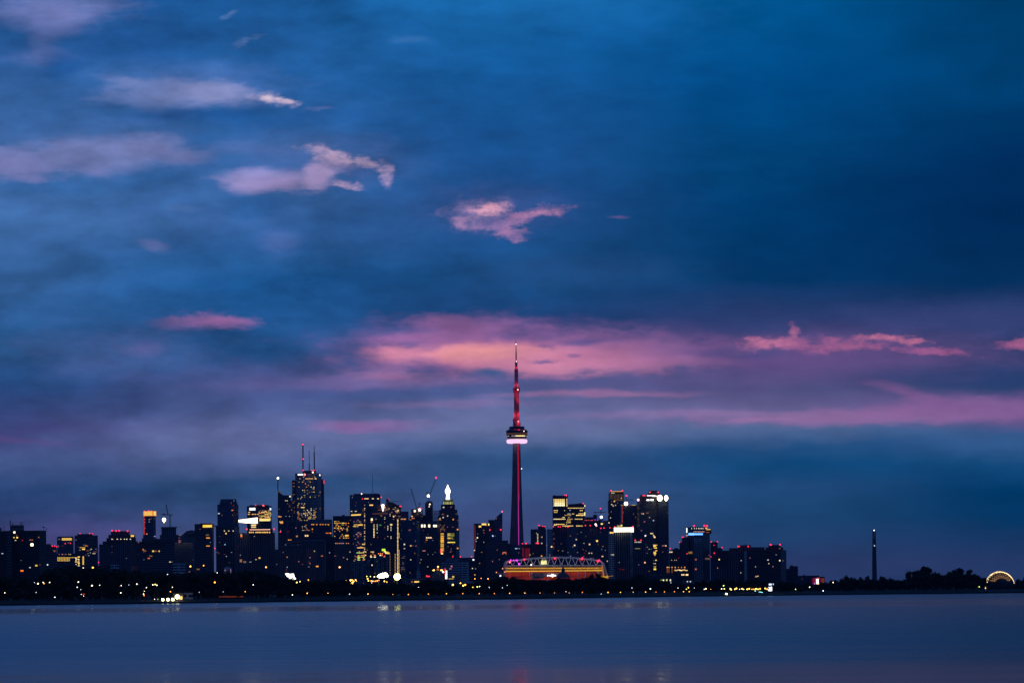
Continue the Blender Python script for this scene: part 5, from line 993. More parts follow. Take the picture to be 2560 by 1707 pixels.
b.win(1504.5, 1309, 5.4, 3.6, (255, 225, 140), 1.8)
for w in [(1492.5,1351.5,5,4.6,(255,210,110),1.8),(1474,1360,3.4,4,(255,210,160),1.4),(1460,1357.5,2,2,CREAM,.8),(1504,1372.5,2,4,(90,140,230),.6),(1473,1382,3,3,CREAM,.8),(1479,1382,3,3,CREAM,.8),(1513,1375,2,2,WHT,.3),(1506,1390,5,3,(255,210,150),1.1),(1458,1373,2,2,PNK,.4),(1465,1376,3,1.6,PNK,.3),(1518,1402,2,3,CREAM,1),(1526,1408.5,7,3,(255,190,90),1.6),(1462,1382,2,2,RED,.4)]: b.win(*w)
b.field(1447, 1530, 1330, 1400, 6, 5, .05, (PNK, WHT, AMB), 2, 1.6, (.1, .5), 33); b.done()
b = B('condominium_tower', 'tall dark tower with a thin yellow crown line and lit vertical fins', 'apartment tower', 8200, 1540)
b.box(1520.5, 1560, 1251, mat='darkblue', xc=1551, th=14); b.box(1521.5, 1559.5, 1232, 1251, part='crown', mat='black', dd=3); b.box(1525, 1558, 1228, 1232, part='penthouse', mat='black', dd=6)
b.win(1541.5, 1228, 33, 1.8, (240, 170, 40), 1.2, 'light_strip', 2); b.win(1541, 1250, 38, 1.2, (200, 140, 60), .5, 'light_strip'); b.beacons([(1527.5, 1226), (1556, 1226)], 2.3)
for k in range(13): b.win(1524 + k * 2.8, 1241, 1.1, 15, (150, 120, 80), .25 + .15 * (k % 3), 'lit_fin')
b.win(1532, 1232, 10, 2, CREAM, .8); b.win(1553, 1245, 3, 3, (255, 210, 150), 1.3); b.win(1536, 1252.5, 3.4, 3.4, (255, 200, 110), 1.4)
for w in [(1529.5,1260.5,3,3,(255,225,170),1.2),(1533,1264,3,3,(255,225,170),1),(1539,1262.5,2.6,2.6,CREAM,.8),(1526.5,1294,2.6,2.6,CREAM,.9),(1522.5,1306,3,3,(255,220,170),1.4),(1528,1279,2,2,WHT,.3)]: b.win(*w)
b.done()
b = B('condominium_tower', 'unfinished dark tower with red hoist and yellow roof edge beside the finned tower', 'tower under construction', 8050, 1573)
b.box(1553, 1594, 1263, mat='darkblue')
for k in range(11): b.win(1555.5, 1266 + k * 3.9, 3.4, 2.6, (225, 70, 80), .5 + .2 * (k % 2), 'hoist_light')
b.win(1556, 1262.3, 9, 1.4, (220, 170, 50), .9); b.win(1584, 1262, 11, 1.8, (225, 180, 60), 1.0); b.win(1574, 1262.3, 14, 1, ORG, .3); b.beacon(1565, 1258.5, 5.0, (255, 235, 180), 9, 'work_light', sample=True); b.done()
crane('small crane with a short level jib behind the bright work light, red light on top', 8070, [((1565.5, 1265), (1565.5, 1240), 1.5), ((1565.5, 1249), (1582, 1249), 1.6), ((1565.5, 1249), (1562, 1249), 1.4), ((1579, 1250), (1582, 1250), 2.6)], [(1566.3, 1238.5, 1.8, RED, 4)])
# big twin-lobed tower
b = B('condominium_tower', 'largest tower of the right group with glaring corner lights and a white roof sign', 'apartment tower', 7950, 1632)
b.box(1593.5, 1646, 1252, mat='slab', xc=1599, th=75); b.box(1599, 1644, 1240, 1252, part='crown', mat='black', dd=8); b.box(1645, 1672, 1247, mat='darkblue', part='right_wing', dd=4); b.box(1638, 1670, 1238, 1247, part='crown', mat='darkblue', dd=12)
b.box(1601, 1650, 1236.5, 1238.5, part='roof_slab', mat='black', dd=-2); b.box(1620, 1650, 1230.5, 1238, part='penthouse', mat='black', dd=4); b.box(1622, 1645, 1226, 1228, part='roof_slab', mat='black', dd=2); b.box(1626, 1641, 1228, 1230.5, part='penthouse', mat='black', dd=8)
b.beacons([(1625, 1230), (1646, 1230), (1608, 1238), (1612, 1238)], 2.1); b.beacon(1595.5, 1249, 3.2, (255, 170, 190), 4)
b.win(1628, 1238.5, 24, 2.6, (255, 240, 235), 2.2, 'light_strip', 6); b.win(1640, 1239.5, 22, 3.4, (255, 240, 225), 2.2, 'light_strip', 7)
b.win(1620, 1249.3, 8, 4, (255, 255, 255), 3, 'sign'); b.win(1630, 1249, 9, 4.4, (255, 255, 255), 3, 'sign')
for x, w_, h_ in ((1649.5, 13, 15), (1665.5, 9, 14)):
    bm = bmesh.new(); q = P(x, 1244.5, b.D - 14); bmesh.ops.create_icosphere(bm, subdivisions=3, radius=1)
    for v in bm.verts: v.co = Vector((v.co.x * w_ / 2 * .93, v.co.y * 3, v.co.z * h_ / 2 * .93)) + q
    meshobj('corner_floodlight', bm, emis((255, 240, 205), 9, True), b.r, b.o, True)
for w in [(1604,1283.5,3,2.4,PNK,.9),(1608,1283.5,3,2.8,(255,210,160),1.2),(1624,1293,3,2.6,(220,200,180),.7),(1611,1303.5,4,2.6,PNK,.6),(1633.5,1300.5,3,2.6,COOL,1.3),(1603.5,1325.5,3,2.4,PNK,.6),(1613.5,1338.5,4,4,(235,225,230),2),(1627.5,1333,4,3,(255,215,140),1.6),(1631.5,1333,3,3,CREAM,1),(1636.5,1342,4.4,4,(255,215,150),2),(1634,1338,3,3,CREAM,1.3),(1618,1357.5,2,2,RED,.4),(1658,1363.5,7,2,PNK,.7),(1664.5,1363.5,4,3,(255,215,170),1.3),(1657,1379,4,2,PNK,.25),(1640,1399.5,3.4,3,(255,215,120),1.6),(1637,1422,7,4,(255,210,80),1.9)]: b.win(*w)
b.field(1627, 1641, 1362, 1388, 3.4, 3.5, .62, (YEL, (255, 215, 110), CREAM), 3, 2.6, (.8, 2), 34); b.win(1635, 1383, 12, 3, (255, 205, 80), 1.8); b.win(1628, 1382, 5, 4.4, (255, 215, 140), 2); b.win(1635, 1364.5, 10, 3.4, (255, 205, 80), 1.6)
b.field(1630, 1641, 1396, 1426, 4, 4, .3, (YEL, CREAM), 2.4, 2, (.5, 1.5), 35); b.done()
b = B('hotel_tower', 'dark pilastered tower topped by a glaring white band', 'hotel', 6700, 1560)
b.box(1536, 1582, 1329, mat='mull', xc=1575, th=12); b.box(1535, 1584, 1318, 1329, part='sign_band', mat=emis((255, 245, 205), 2.6, True), dd=-3); b.box(1541, 1553, 1311, 1318, part='penthouse', mat='black', dd=5)
b.beacons([(1537, 1317), (1582, 1316)], 2.6); b.rows(1314, [1545, 1550, 1554], 3, 2.2, (255, 215, 110), 1.4); b.win(1554, 1312.5, 4, 3.4, (255, 225, 100), 1.6)
for w in [(1551,1422,4,2,RED,.25),(1558,1423,4,2,RED,.3),(1548,1405,2,2,WHT,.5)]: b.win(*w)
b.done()
b = B('apartment_tower', 'narrow banded tower with a yellow top strip left of the white banded tower', 'apartment tower', 6900, 1528)
b.box(1521, 1537, 1328, mat='pale'); b.win(1530, 1331, 10, 3.6, (255, 200, 90), 1.6, 'lit_band'); b.win(1526, 1331, 3, 4, (255, 215, 120), 1.8, 'lit_band'); b.win(1531, 1386, 9, 3, (190, 175, 150), .8); b.win(1533, 1386, 3, 3, CREAM, .9); b.done()
b = B('apartment_tower', 'lower dark tower with a row of white windows right of the white banded tower', 'apartment tower', 6600, 1598)
b.box(1584, 1614, 1348, mat='mull'); b.beacons([(1588, 1349.5), (1602.5, 1349.5)], 2.2); b.rows(1354.3, [1588, 1592, 1596, 1599, 1602], 2.4, 2.4, (235, 235, 215), 1.2); b.win(1594, 1370.5, 15, 1.8, (200, 205, 150), .5)
b.win(1612.3, 1405.5, 4, 4, (255, 170, 130), 1.8); b.win(1597, 1411, 2, 2, WHT, .3); b.done()
b = B('apartment_tower', 'slim pale-edged tower in front of the tower with glaring corner lights', 'apartment tower', 6750, 1618)
b.box(1613, 1634, 1356, mat='darkblue'); b.mast([(1614.5, 1440), (1614.5, 1356)], 1.3, 'edge_trim', plain('pale_trim', (.22, .24, .27), .6), -1); b.field(1618, 1632, 1362, 1430, 5, 5, .08, (AMB, WHT), 2, 1.6, (.2, .6), 36); b.done()
b = B('low_building', 'low outlined building with a few pale windows below the tower with glaring corner lights', 'office building', 5700, 1653)
b.box(1622, 1684, 1436, mat='darkblue'); b.mast([(1622, 1437), (1683.5, 1436), (1683.5, 1462)], .9, 'edge_trim', plain('pale_trim', (.22, .24, .27), .6), -1)
for w in [(1653,1449,3,2,GRN,.7),(1658.5,1449.5,4,4,(240,240,170),1.7),(1667,1449,4,4.6,(225,230,150),1.3),(1676,1449.5,3.4,5,(240,235,190),1.6),(1677,1455.5,2.6,3,WHT,.9)]: b.win(*w)
b.done()

# ------------------------------------------------------------------ stadium
DS = 6100; o = root('stadium', P(1388, 1470, DS), 'stadium glowing orange and red under a white arched roof truss', 'stadium'); c0 = Vector(o.location); s_ = DS / F
white = plain('white_steel', (.82, .82, .86), .5, .3, .1); K = lambda x, y, dd=0: P(x, y, DS + dd)
def chord(x):
    pts = [(1258, 1418), (1262, 1406), (1268, 1402.5), (1290, 1400.5), (1310, 1398), (1340, 1395), (1370, 1393.3), (1400, 1393), (1430, 1394), (1460, 1396.5), (1490, 1400), (1503, 1402), (1509, 1408), (1514, 1420)]
    for (a, ya), (c, yc) in zip(pts, pts[1:]):
        if x <= c: return ya + (yc - ya) * (x - a) / (c - a)
    return pts[-1][1]
for dd, nm in ((0, 'roof_truss'), (60, 'rear_truss')):
    bm = bmesh.new(); xs = [1262 + i * (1510 - 1262) / 28 for i in range(29)]; off = 0 if dd == 0 else -1.5
    for a, c in zip(xs, xs[1:]): bar(bm, K(a, chord(a) + off, dd), K(c, chord(c) + off, dd), 1.9)
    bar(bm, K(1259, 1413, dd), K(1512, 1412, dd), 1.0)
    for i in range(14):
        a, mid, c = 1264 + i * 17.4, 1264 + i * 17.4 + 8.7, 1264 + (i + 1) * 17.4
        bar(bm, K(a, 1413, dd), K(mid - 1.5, chord(mid), dd), 1.3); bar(bm, K(mid + 1.5, chord(mid), dd), K(c, 1413, dd), 1.3)
    for a, y in ((1258, 1440), (1262, 1440)): bar(bm, K(a, y, dd), K(a + 3, 1406, dd), 1.3)
    bar(bm, K(1509, 1408, dd), K(1521, 1445, dd), 1.6); bar(bm, K(1505, 1412, dd), K(1509, 1446, dd), 1.6)
    for i in range(7): y = 1414 + i * 5; bar(bm, K(1506 + i * .6, y, dd), K(1512 + i * 1.5, y + 4, dd), .7)
    tr_ = meshobj(nm, bm, white, o, c0)
    if dd == 0: truss = tr_
for k in range(9):
    ld = bpy.data.lights.new('truss_lamp', 'POINT'); ld.energy = 700; ld.color = (.9, .88, 1); ld.shadow_soft_size = .6; ld.specular_factor = 0
    lo = link(bpy.data.objects.new('truss_lamp', ld)); lo.parent = o; lo.location = K(1272 + k * 28.5, 1412, -16) - c0
# roof membrane slab, upper gallery, lower wall
bm = bmesh.new(); extrude_poly(bm, [K(1260, 1414, 4), K(1510, 1413, 4), K(1510, 1416.5, 4), K(1260, 1417, 4)], Vector((0, 50, 0))); meshobj('roof', bm, plain('roof_sheet', (.3, .26, .2), .7), o, c0)
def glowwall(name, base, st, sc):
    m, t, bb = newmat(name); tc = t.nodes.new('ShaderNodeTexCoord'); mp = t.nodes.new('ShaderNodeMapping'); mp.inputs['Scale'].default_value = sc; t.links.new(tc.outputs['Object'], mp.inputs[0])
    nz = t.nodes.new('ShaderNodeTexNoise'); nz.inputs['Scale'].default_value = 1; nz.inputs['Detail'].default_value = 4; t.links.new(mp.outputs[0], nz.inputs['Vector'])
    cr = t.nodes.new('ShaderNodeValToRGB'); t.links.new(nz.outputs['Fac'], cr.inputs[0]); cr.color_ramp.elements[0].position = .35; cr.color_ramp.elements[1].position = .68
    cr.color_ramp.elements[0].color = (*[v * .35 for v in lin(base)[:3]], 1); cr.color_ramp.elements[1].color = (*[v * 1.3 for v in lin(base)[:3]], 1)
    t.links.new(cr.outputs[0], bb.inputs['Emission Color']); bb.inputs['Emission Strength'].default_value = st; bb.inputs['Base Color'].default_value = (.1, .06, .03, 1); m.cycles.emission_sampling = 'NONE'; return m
yg = glowwall('amber_gallery_glow', (190, 115, 25), .4, (.03, .1, .5)); rg = glowwall('red_wall_glow', (160, 34, 14), .6, (.02, .1, .12))  # lamplight on the gallery and lower wall is put into their emission colour
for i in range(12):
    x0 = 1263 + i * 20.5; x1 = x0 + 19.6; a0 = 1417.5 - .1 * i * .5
    bm = bmesh.new(); extrude_poly(bm, [K(x0, 1417.5, 10), K(x1, 1417, 10), K(x1, 1426.5, 10), K(x0, 1427, 10)], Vector((0, 8, 0))); meshobj('glow_gallery_bay', bm, yg, o, c0)
    bm = bmesh.new(); extrude_poly(bm, [K(x0, 1428.5, 10), K(x1, 1428, 10), K(x1, 1449, 10), K(x0, 1449, 10)], Vector((0, 8, 0))); meshobj('glow_wall_bay', bm, rg, o, c0)
bm = bmesh.new(); bar(bm, K(1262, 1420, 6), K(1506, 1419, 6), .8); bar(bm, K(1262, 1427.8, 4), K(1507, 1425.5, 4), 1.1); meshobj('glow_rail', bm, emis((255, 190, 60), 1.1), o, c0)  # rails glow by themselves; the yellow light on them is emission
bm = bmesh.new(); 
for i in range(15): x = 1266 + i * 17; bar(bm, K(x, 1413, 5), K(x, 1426, 5), .7)
for x in (1262, 1274, 1324, 1330, 1400, 1445, 1463, 1493, 1497): bar(bm, K(x, 1427, 5), K(x, 1449, 5), 1.2)
meshobj('column', bm, white, o, c0)
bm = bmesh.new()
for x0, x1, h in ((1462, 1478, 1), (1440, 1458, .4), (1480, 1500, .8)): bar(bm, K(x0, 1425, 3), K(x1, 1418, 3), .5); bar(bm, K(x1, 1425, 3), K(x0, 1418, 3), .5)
meshobj('glow_bracing', bm, emis((210, 150, 40), .5), o, c0)  # amber light on the braces is put into their emission
bm = bmesh.new(); obox(bm, K(1345, 1439, 4), Vector((14 * s_, 0, 0)), Vector((0, 1, 0)), Vector((0, 0, 8 * s_))); obox(bm, K(1368, 1436, 2), Vector((32 * s_, 0, 0)), Vector((0, 1, 0)), Vector((0, 0, 5 * s_))); meshobj('entrance_block', bm, plain('mauve_panel2', (.3, .2, .22), .8), o, c0)
for x, w in ((1369, 2.4), (1373, 2.6), (1377, 2.6), (1386, 2.4), (1389, 1.8)):
    bm = bmesh.new(); obox(bm, K(x, 1438, -4), Vector((w / 2 * s_, 0, 0)), Vector((0, .3, 0)), Vector((0, 0, 1.6 * s_))); meshobj('sign_letter', bm, emis((240, 240, 255), 2.4), o, c0)
q = link(bpy.data.objects.new('lamp', unit_ball(emis((255, 205, 150), 7)))); q.parent = o; q.location = K(1381.5, 1438, -6) - c0; q.scale = [7 * s_] * 3
bm = bmesh.new(); obox(bm, K(1359.5, 1405, -3), Vector((7 * s_, 0, 0)), Vector((0, 1, 0)), Vector((0, 0, 4.8 * s_))); meshobj('video_screen', bm, glowwall('screen_glow', (245, 230, 150), 1.5, (.4, .4, .3)), o, c0)
bm = bmesh.new(); obox(bm, K(1509, 1441.5, -5), Vector((9 * s_, 0, 0)), Vector((0, 2, 0)), Vector((0, 0, 1.6 * s_))); obox(bm, K(1509, 1447, -5), Vector((1.6 * s_, 0, 0)), Vector((0, 1, 0)), Vector((0, 0, 4 * s_))); obox(bm, K(1518.5, 1445, -5), Vector((1.4 * s_, 0, 0)), Vector((0, 1, 0)), Vector((0, 0, 6 * s_))); meshobj('glow_leg_base', bm, emis((235, 170, 30), .9), o, c0)  # gold light on the leg base is put into the material as emission
bm = bmesh.new(); bar(bm, K(1506, 1414, -3), K(1510, 1442, -3), 1.6); bar(bm, K(1495, 1420, -3), K(1507, 1419, -3), 1.2); meshobj('glow_leg', bm, emis((220, 150, 40), .55), o, c0)  # leg shines by emission instead of being lit by lamps
bm = bmesh.new(); bar(bm, K(1516, 1441, -2), K(1533, 1438.5, -2), .7); meshobj('glow_outrigger', bm, emis((225, 150, 50), .7), o, c0)  # orange light on this bar is emission too
for x, y, r_, c in [(1310.8, 1397.5, 2, RED), (1387, 1395.3, 2.2, RED), (1455, 1396.5, 2.6, RED), (1456, 1393.5, 1.6, RED), (1497.5, 1400, 2.3, RED), (1494, 1402.5, 2, RED), (1274.5, 1404.5, 2.3, (255, 100, 110)), (1276.5, 1399, 1.5, (220, 40, 220)), (1284, 1399.5, 1.4, (220, 40, 220)), (1290.5, 1399.5, 1.5, (220, 40, 220)), (1292.5, 1400.5, 1.4, (220, 40, 220)), (1297.5, 1408, 1.6, (220, 60, 230)), (1297.5, 1410.5, 1.3, (220, 60, 230)), (1504, 1450.5, 2.4, (255, 130, 110)), (1507.5, 1449.5, 1.8, (255, 180, 120)), (1328, 1411, 1.9, (225, 210, 200))]:
    q = link(bpy.data.objects.new('beacon', unit_ball(emis(c, 3.5)))); q.parent = truss if y < 1412 else o; q.location = K(x, y, -4) - c0; q.scale = [2 * r_ * s_] * 3
# branching light mast at the left of the stadium
o = root('branching_light_mast', P(1249, 1462, 6000), 'fan of thin poles with orange tips left of the stadium', 'light mast'); c0 = Vector(o.location); bm = bmesh.new()
tips = [(1239, 1426), (1243, 1425), (1247, 1428), (1253, 1424), (1257, 1425), (1261, 1427)]
for x, y in tips: bar(bm, P(1250, 1440, 6000), P(x, y, 6000), .6)
bar(bm, P(1250, 1440, 6000), P(1250, 1468, 6000), 1); meshobj('pole', bm, plain('mauve_panel2', (.3, .2, .22), .8), o, c0)
for x, y in ((1241, 1430), (1262, 1429), (1256.5, 1420.5), (1251, 1438.5)):
    q = link(bpy.data.objects.new('lamp', unit_ball(emis((255, 150, 110) if y < 1435 else (235, 240, 255), 2.5)))); q.parent = o; q.location = P(x, y, 5995) - c0; q.scale = [(2.4 if y < 1435 else 4.2) * 5995 / F] * 3
# dark dome with statue
o, c0, c, s2_, H, r0, stn = domed('domed_hall', 'dark dome with a slim cupola silhouetted in front of the orange stadium', 5500, 1408, 1446, 16, 1429, False)
bm = bmesh.new(); lathe(bm, c + Vector((0, 0, H * .88)), [(4.6 * s2_, 0), (4.4 * s2_, 5 * s2_), (5.2 * s2_, 6.5 * s2_), (4.3 * s2_, 8 * s2_), (2.8 * s2_, 11 * s2_), (1.4 * s2_, 14 * s2_), (.5 * s2_, 20 * s2_), (.2 * s2_, 25 * s2_)], 12); meshobj('cupola', bm, stn, o, c0)

# ------------------------------------------------------------------ far right buildings
b = B('condominium_tower', 'tower with a glowing blue sign under its black crown on the right', 'apartment tower', 6500, 1742)
b.box(1719, 1775, 1333, mat='mull', xc=1758, th=25); b.box(1715.5, 1765, 1317, 1333, part='crown', mat='black', dd=-6); b.box(1764, 1778.5, 1322.5, 1334, part='crown', mat='black', dd=-4); b.box(1735, 1758, 1344, part='grid_front', mat='grid', dd=-12, depth=10)
b.box(1705, 1719, 1342.5, part='shoulder', mat='darkblue', dd=4); b.box(1699, 1706, 1355, part='shoulder', mat='darkblue', dd=6)
bm = bmesh.new()
for x0, x1, h in ((1721, 1735, 5.6), (1734.5, 1757, 4.2)): obox(bm, P((x0 + x1) / 2, 1334.5, b.D - 20), Vector(((x1 - x0) / 2 * b.D / F, 0, 0)), Vector((0, .6, 0)), Vector((0, 0, h / 2 * b.D / F)))
meshobj('sign', bm, emis((90, 150, 255), 2.8, True), b.r, b.o)
b.win(1717, 1325, 3, 13, (245, 250, 235), 2.2, 'light_strip', .6)
b.rows(1320.5, [1729, 1736, 1741, 1746.5, 1750, 1754, 1757.5], 1.9, 2.6, (235, 235, 220), 1.5); b.rows(1328.5, [1735, 1738.5, 1742, 1746, 1749, 1752.5, 1756, 1759.5], 2.4, 2, (255, 190, 170), 1.1)
b.win(1765.5, 1319.5, 6, 2.8, (255, 190, 60), 1.5, 'window', 1); b.win(1770, 1323, 14, 1.8, (255, 190, 80), 1.5); b.rows(1330, [1766, 1769, 1772], 2.2, 2, (230, 110, 90), .7)
b.beacons([(1735, 1314), (1761, 1313.5), (1767.5, 1314)], 3.0); b.beacons([(1705.5, 1342), (1708, 1341.8)], 1.8); b.beacon(1699, 1354.5, 1.6); b.beacon(1717.5, 1337.5, 2, (230, 130, 100), 1.5)
for w in [(1726,1381,11,5.4,(190,140,70),.6),(1728,1380,4,4,(240,180,80),1),(1739.5,1398,4.6,4,(200,95,75),.9),(1739.5,1422,5,4,(215,110,80),1),(1768.5,1396,13,5,(150,115,95),.45),(1773,1387.5,4,4,(130,90,80),.5)]: b.win(*w)
b.beacon(1717.5, 1383.5, 1.8, dd=-14); b.done()
b = B('apartment_tower', 'dark low tower with a hipped roof left of the blue sign tower', 'apartment tower', 6900, 1690)
b.box(1673, 1700, 1376, mat='black'); poly(b, [(1675, 1376), (1691, 1368.5), (1700, 1373), (1700, 1376)], 'black', 'hipped_roof', 2, 20); b.beacon(1675.5, 1370.5, 1.6)
b.rows(1379.3, [1675, 1679.5], 3, 3, (255, 225, 190), 1.7); b.win(1710, 1385.5, 4, 3.6, (255, 220, 160), 1.6); b.win(1705, 1386, 3, 2, CREAM, .6); b.rows(1399.5, [1679, 1686.5, 1691], 2, 2, CREAM, .8); b.win(1697, 1394, 2, 2, RED, .6); b.done()
b = B('terrace_building', 'low terrace building with amber wall lamps and string lights left of the blue sign', 'hall', 5900, 1690)
b.box(1655, 1720, 1415, mat='darkblue'); b.box(1672, 1722, 1432, part='front_block', mat='black', dd=-8)
for x, h in ((1668, 15), (1672.3, 15), (1680, 15), (1688, 8), (1712, 6)): b.win(x, 1417 + h / 2, 1.6, h, (220, 120, 50), .55, 'wall_lamp'); b.win(x, 1417.5, 2.4, 3, (255, 190, 100), 1.8, 'wall_lamp')
for x in (1696, 1704, 1711): b.win(x, 1417.5, 2, 2.6, (255, 160, 90), 1.1, 'string_light')
for i in range(16): b.win(1687 + i * 2.05, 1424.5 + math.sin(i) * .8, 2 + (2 if 5 < i < 9 else 0), 2.6, (255, 215, 140), 1.4 + .5 * (5 < i < 9), 'string_light')
for x, w in ((1705, 3), (1709.5, 3), (1716, 4), (1719, 4)): b.win(x, 1436, w, 4, (255, 220, 150), 1.9)
b.done()
b = B('apartment_tower', 'stepped dark tower with red corner lights right of the blue sign tower', 'apartment tower', 7300, 1795)
b.box(1776, 1794.5, 1354, mat='darkblue'); b.box(1794.5, 1806, 1368.5, part='side_wing', mat='darkblue', dd=3); b.box(1806, 1824, 1375.5, part='side_wing', mat='black', dd=5)
b.beacons([(1778, 1354), (1793.5, 1353.5), (1805, 1368)], 1.9); b.beacon(1785, 1362, 1.4, dd=-6); b.beacon(1786, 1382, 2, dd=-6); b.beacon(1777.5, 1391, 1.4, dd=-6)
b.win(1798, 1398, 3.4, 3.6, (255, 215, 120), 1.9); b.win(1794, 1419, 2.6, 2.6, PNK, .9); b.win(1810.5, 1422.5, 3.4, 3.4, (255, 230, 180), 1.7); b.done()
b = B('apartment_block', 'very wide dark block with a pale vertical stair strip and red roof lights', 'apartment block', 6900, 1868)
b.box(1823, 1846, 1369.5, mat='mull'); b.box(1846, 1878, 1362, part='middle_block', mat='mull', dd=5); b.box(1878, 1912, 1367, part='right_block', mat='mull', dd=7); b.box(1868, 1922, 1374, part='front_block', mat='black', dd=-8); b.box(1860, 1868, 1376, part='stair_strip', mat='pale', dd=-10, depth=6)
b.mast([(1864, 1362), (1864, 1358)], .8); b.beacons([(1845.5, 1365), (1848, 1365), (1870.5, 1365.5)], 2.2)
for w in [(1853,1400.5,2.4,2.4,WHT,.9),(1852,1431,2.4,3,CREAM,.7),(1875,1394,3,3,PNK,.4),(1889,1416,2.4,2.4,CREAM,.7),(1890,1440.5,4,3,(255,190,120),1),(1894.5,1439.5,4,3,(240,220,180),.9)]: b.win(*w)
b.done()
b = B('apartment_tower', 'stepped dark tower with two red roof corner lights left of the stage screens', 'apartment tower', 6600, 1943)
b.box(1908, 1966, 1374, mat='black', xc=1952, th=16); b.box(1914, 1958, 1367.5, 1374, dd=4, mat='black', part='upper_storeys'); b.box(1921, 1951, 1361.5, 1367.5, dd=7, part='penthouse', mat='darkblue'); b.beacons([(1926, 1361), (1950, 1360.7)], 2.6); b.beacon(1928.5, 1361.5, 1.6)
for w in [(1920,1399,4.4,2.6,(230,225,215),1.1),(1922,1408,2.6,3,CREAM,.9),(1949.5,1400.5,3.6,3.6,(255,225,180),1.7),(1940.5,1386,3.4,2.6,(160,160,180),.6),(1949,1370.5,4,2,PNK,.5),(1932.5,1415.5,3,2.6,(200,150,150),.7),(1957.5,1400.5,2,2,COOL,.3)]: b.win(*w)
b.done()
b = B('apartment_block', 'small square black block between the wide stepped tower and the stage screens', 'apartment block', 6400, 1983)
b.box(1973.5, 1995, 1414.5, mat='black'); b.box(1977, 1982, 1412, 1414.5, dd=3, part='penthouse', mat='black'); b.box(1965, 1974, 1421, dd=4, part='side_wing', mat='darkblue'); b.done()
b = B('low_building', 'long low dark building behind the stage screens', 'hall', 6300, 2022); b.box(1994, 2048, 1438, mat='darkblue'); b.box(2008, 2013, 1436, 1438, part='vent', mat='black', dd=3); b.win(2005, 1446, 3, 2, COOL, .1); b.done()
b = B('low_building', 'dark low block between the blue sign tower and the very wide block', 'hall', 6000, 1800); b.box(1777, 1822, 1421, mat='mull'); b.done()
b = B('stage', 'open-air stage with glowing magenta screens and a white and gold light display', 'stage', 5000, 2046)
b.box(2029, 2062, 1441, mat='black', depth=12)
for x, c, st in ((2031, (150, 10, 60), .5), (2034.5, (190, 20, 80), .7), (2038, (220, 60, 110), .8), (2059, (210, 20, 60), .8), (2055.5, (150, 90, 40), .6), (2052, (170, 30, 60), .5)): b.win(x, 1452, 2.6, 17, c, st, 'screen')
b.win(2045, 1445, 8, 3.6, (235, 110, 130), .9, 'screen', .2); b.win(2043.5, 1453, 6.5, 14, (255, 245, 235), 3, 'screen', .5); b.win(2048.5, 1462, 8, 10, (255, 190, 60), 1.8, 'screen', .6); b.win(2047, 1466, 6, 7, (255, 240, 160), 2.6, 'screen', .9); b.win(2036.5, 1458, 2.4, 3, (200, 150, 255), 1.6, 'screen', .6); b.done()
b = B('lit_kiosk', 'bright white kiosk with two roof panels at the end of the car park lights', 'kiosk', 3215, 1925)
b.box(1918, 1934, 1457, mat='black', depth=6); b.win(1925.5, 1471, 10, 12, (240, 245, 255), 3.4, 'panel'); b.win(1925.5, 1460, 7.6, 4.4, (200, 220, 255), 2.6, 'panel'); b.win(1933, 1459.5, 2.6, 4, (180, 205, 255), 2, 'panel'); b.done()
b = B('lit_kiosk', 'small building with a white lit sign and mauve wall among trees, right of centre', 'kiosk', 5000, 1795)
b.box(1790, 1801, 1450, mat='pink', depth=10); b.win(1792, 1453, 5, 2.6, (190, 215, 255), 1.9, 'sign'); b.done()
b = B('low_building', 'low pale-roofed sheds in the trees below the blue sign tower', 'shed', 5200, 1740)
b.box(1706, 1778, 1449.5, mat='conc'); b.rows(1453, [1718.5, 1726], 3, 3, (225, 230, 240), 1.3); b.done()
# boathouse, brightly lit on the left shore
b = B('boathouse', 'brightly floodlit cream boathouse wall on the left shore', 'boathouse', 2610, 445)
b.box(432, 458, 1482, mat=plain('cream_render', (.6, .55, .42), .8), depth=14); b.box(430, 459, 1479.5, 1482, part='roof', mat='black', dd=-1, depth=15); b.box(459, 482, 1481, mat='pale', part='side_shed', dd=4, depth=10)
b.win(452, 1495, 9, 12, (255, 215, 130), 1.5, 'lit_doorway'); b.done()
bo = b
for x, y, r_ in ((407, 1498, 4.6), (420, 1498, 5.2), (432, 1497.5, 4.8), (443, 1491, 7.5)):
    lamp(x, y, (255, 240, 180), 14, r_, 18, 'dazzling cream floodlight in the row of four beside the boathouse', 'floodlights beside the boathouse', None, 'floodlight', True, 'floodlight')
def streak(x0, x1, y, c, st, label, D=3300):
    o = root('lit_wall', P((x0 + x1) / 2, y + 3, D), label, 'wall'); c1 = Vector(o.location); bm = bmesh.new(); bar(bm, P(x0, y, D), P(x1, y - .5, D), 1.0); meshobj('light_strip', bm, emis(c, st), o, c1)
    bm = bmesh.new(); q0 = P(x0, y, D + 1.5); q1 = P(x1, y, D + 1.5); extrude_poly(bm, [Vector((q0.x, q0.y, 1.5)), Vector((q1.x, q1.y, 1.5)), q1, q0], Vector((0, .6, 0))); meshobj('wall', bm, stone, o, c1)
streak(548, 608, 1491, (150, 60, 30), .4, 'long low wall with a dim orange light strip left of the white billboard', 2690)
streak(168, 182, 1481, (210, 100, 60), .8, 'short wall with an orange light strip on the far left shore', 2640)
streak(200, 212, 1485, (190, 90, 60), .6, 'second short wall with an orange light strip on the far left shore', 2640)
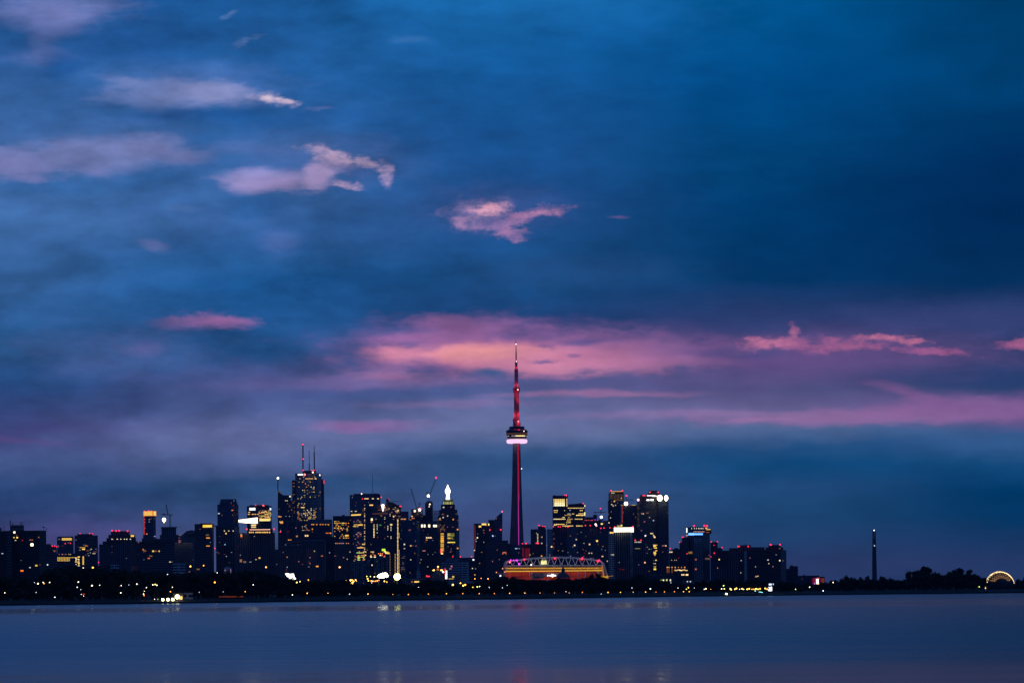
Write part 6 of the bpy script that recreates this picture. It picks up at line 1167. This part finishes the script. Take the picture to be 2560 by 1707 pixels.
# chimney
o = root('chimney_stack', P(2186, 1470, 11500), 'tall lone power station chimney on the right horizon', 'chimney'); c0 = Vector(o.location); pb = P(2186.3, 1440, 11500); s3 = 11500 / F
bm = bmesh.new(); z1 = P(2184, 1346, 11500).z; lathe(bm, Vector((pb.x, pb.y, 0)), [(6.4 * s3, 0), (5.8 * s3, P(2186, 1420, 11500).z), (4.4 * s3, z1)], 24); meshobj('shaft', bm, plain('stack_concrete', (.08, .08, .09), .85), o, c0)
bm = bmesh.new(); z2 = P(2184, 1323.5, 11500).z; lathe(bm, Vector((pb.x, pb.y, 0)), [(4.4 * s3, z1), (4.1 * s3, z2 - 2), (4.4 * s3, z2)], 24); meshobj('painted_top', bm, plain('stack_band', (.2, .21, .24), .85), o, c0)
for x, y, r_, c in ((2185.3, 1325, 1.6, (235, 240, 255)), (2186.2, 1363.5, 1.2, (190, 190, 215))):
    q = link(bpy.data.objects.new('beacon', unit_ball(emis(c, 3)))); q.parent = o; q.location = P(x, y, 11480) - c0; q.scale = [2 * r_ * s3] * 3
# sphere theatre
DD = 3560; o = root('sphere_theatre', P(2500, 1470, DD), 'round dome theatre outlined by hundreds of warm bulbs at the right edge', 'dome theatre'); c0 = Vector(o.location); s4 = DD / F
ctr4 = P(2499.5, 1465, DD); RR = 36.5 * s4
bm = bmesh.new(); bmesh.ops.create_icosphere(bm, subdivisions=3, radius=RR * .965); bmesh.ops.translate(bm, verts=bm.verts, vec=ctr4); meshobj('shell', bm, plain('dome_shell', (.05, .05, .06), .6), o, c0)
bm = bmesh.new(); ib = bmesh.new(); bmesh.ops.create_icosphere(ib, subdivisions=3, radius=RR * .985)
for e_ in ib.edges: bar(bm, e_.verts[0].co + ctr4, e_.verts[1].co + ctr4, .18)
ib.free(); lat_ = meshobj('lattice', bm, plain('dark_steel', (.03, .03, .035), .5), o, c0)
r = random.Random(4); bulbs = []
for k in range(34):    # dense outer arc, bulbs standing proud of the shell
    a = math.radians(-40 + 0); th = math.radians(198 - k * 5.6); 
    bulbs.append((th, RR * 1.0, .0, r.uniform(.7, 1.15)))
    if 5 < k < 30 and k % 2: bulbs.append((th + .05, RR * .95, -.3, r.uniform(.6, .95)))
for th, rr_, yy, sz in bulbs:
    bulb = ctr4 + Vector((rr_ * math.cos(th), yy * RR - .5, rr_ * math.sin(th))); q = link(bpy.data.objects.new('bulb', unit_ball(emis((255, 215, 145), 4)))); q.parent = lat_; q.location = bulb - c0; q.scale = (2 * sz * s4 * .8, 1, 2 * sz * s4 * 1.3); q.rotation_euler = (0, -.6, 0)
for k in range(26):
    th = math.radians(150 - k * 4.6); rr_ = RR * (.8 - .10 * (k % 3)); yy = -math.sqrt(max(0, 1 - (rr_ / RR) ** 2))
    q = link(bpy.data.objects.new('bulb', unit_ball(emis((255, 190, 110), 2.5)))); q.parent = lat_; q.location = ctr4 + Vector((rr_ * math.cos(th), yy * RR * 1.0 - .2, rr_ * math.sin(th))) - c0; q.scale = (1.2 * s4 * .8, 1, 1.2 * s4 * 1.2); q.rotation_euler = (0, -.6, 0)

# ------------------------------------------------------------------ air
hm = bpy.data.materials.new('haze_air'); hm.use_nodes = True; ht = hm.node_tree; ht.nodes.remove(ht.nodes['Principled BSDF'])
pv = ht.nodes.new('ShaderNodeVolumePrincipled'); pv.inputs['Color'].default_value = (.3, .55, 1, 1); pv.inputs['Density'].default_value = HAZE
ht.links.new(pv.outputs[0], ht.nodes['Material Output'].inputs['Volume'])
bm = bmesh.new(); obox(bm, Vector((0, 6200, 324)), Vector((7000, 0, 0)), Vector((0, 7000, 0)), Vector((0, 0, 326)))
hz = struct('haze', bm, hm, 'stuff'); hz['label'] = 'thin blue dawn haze over the lake and city'; hz['category'] = 'haze'
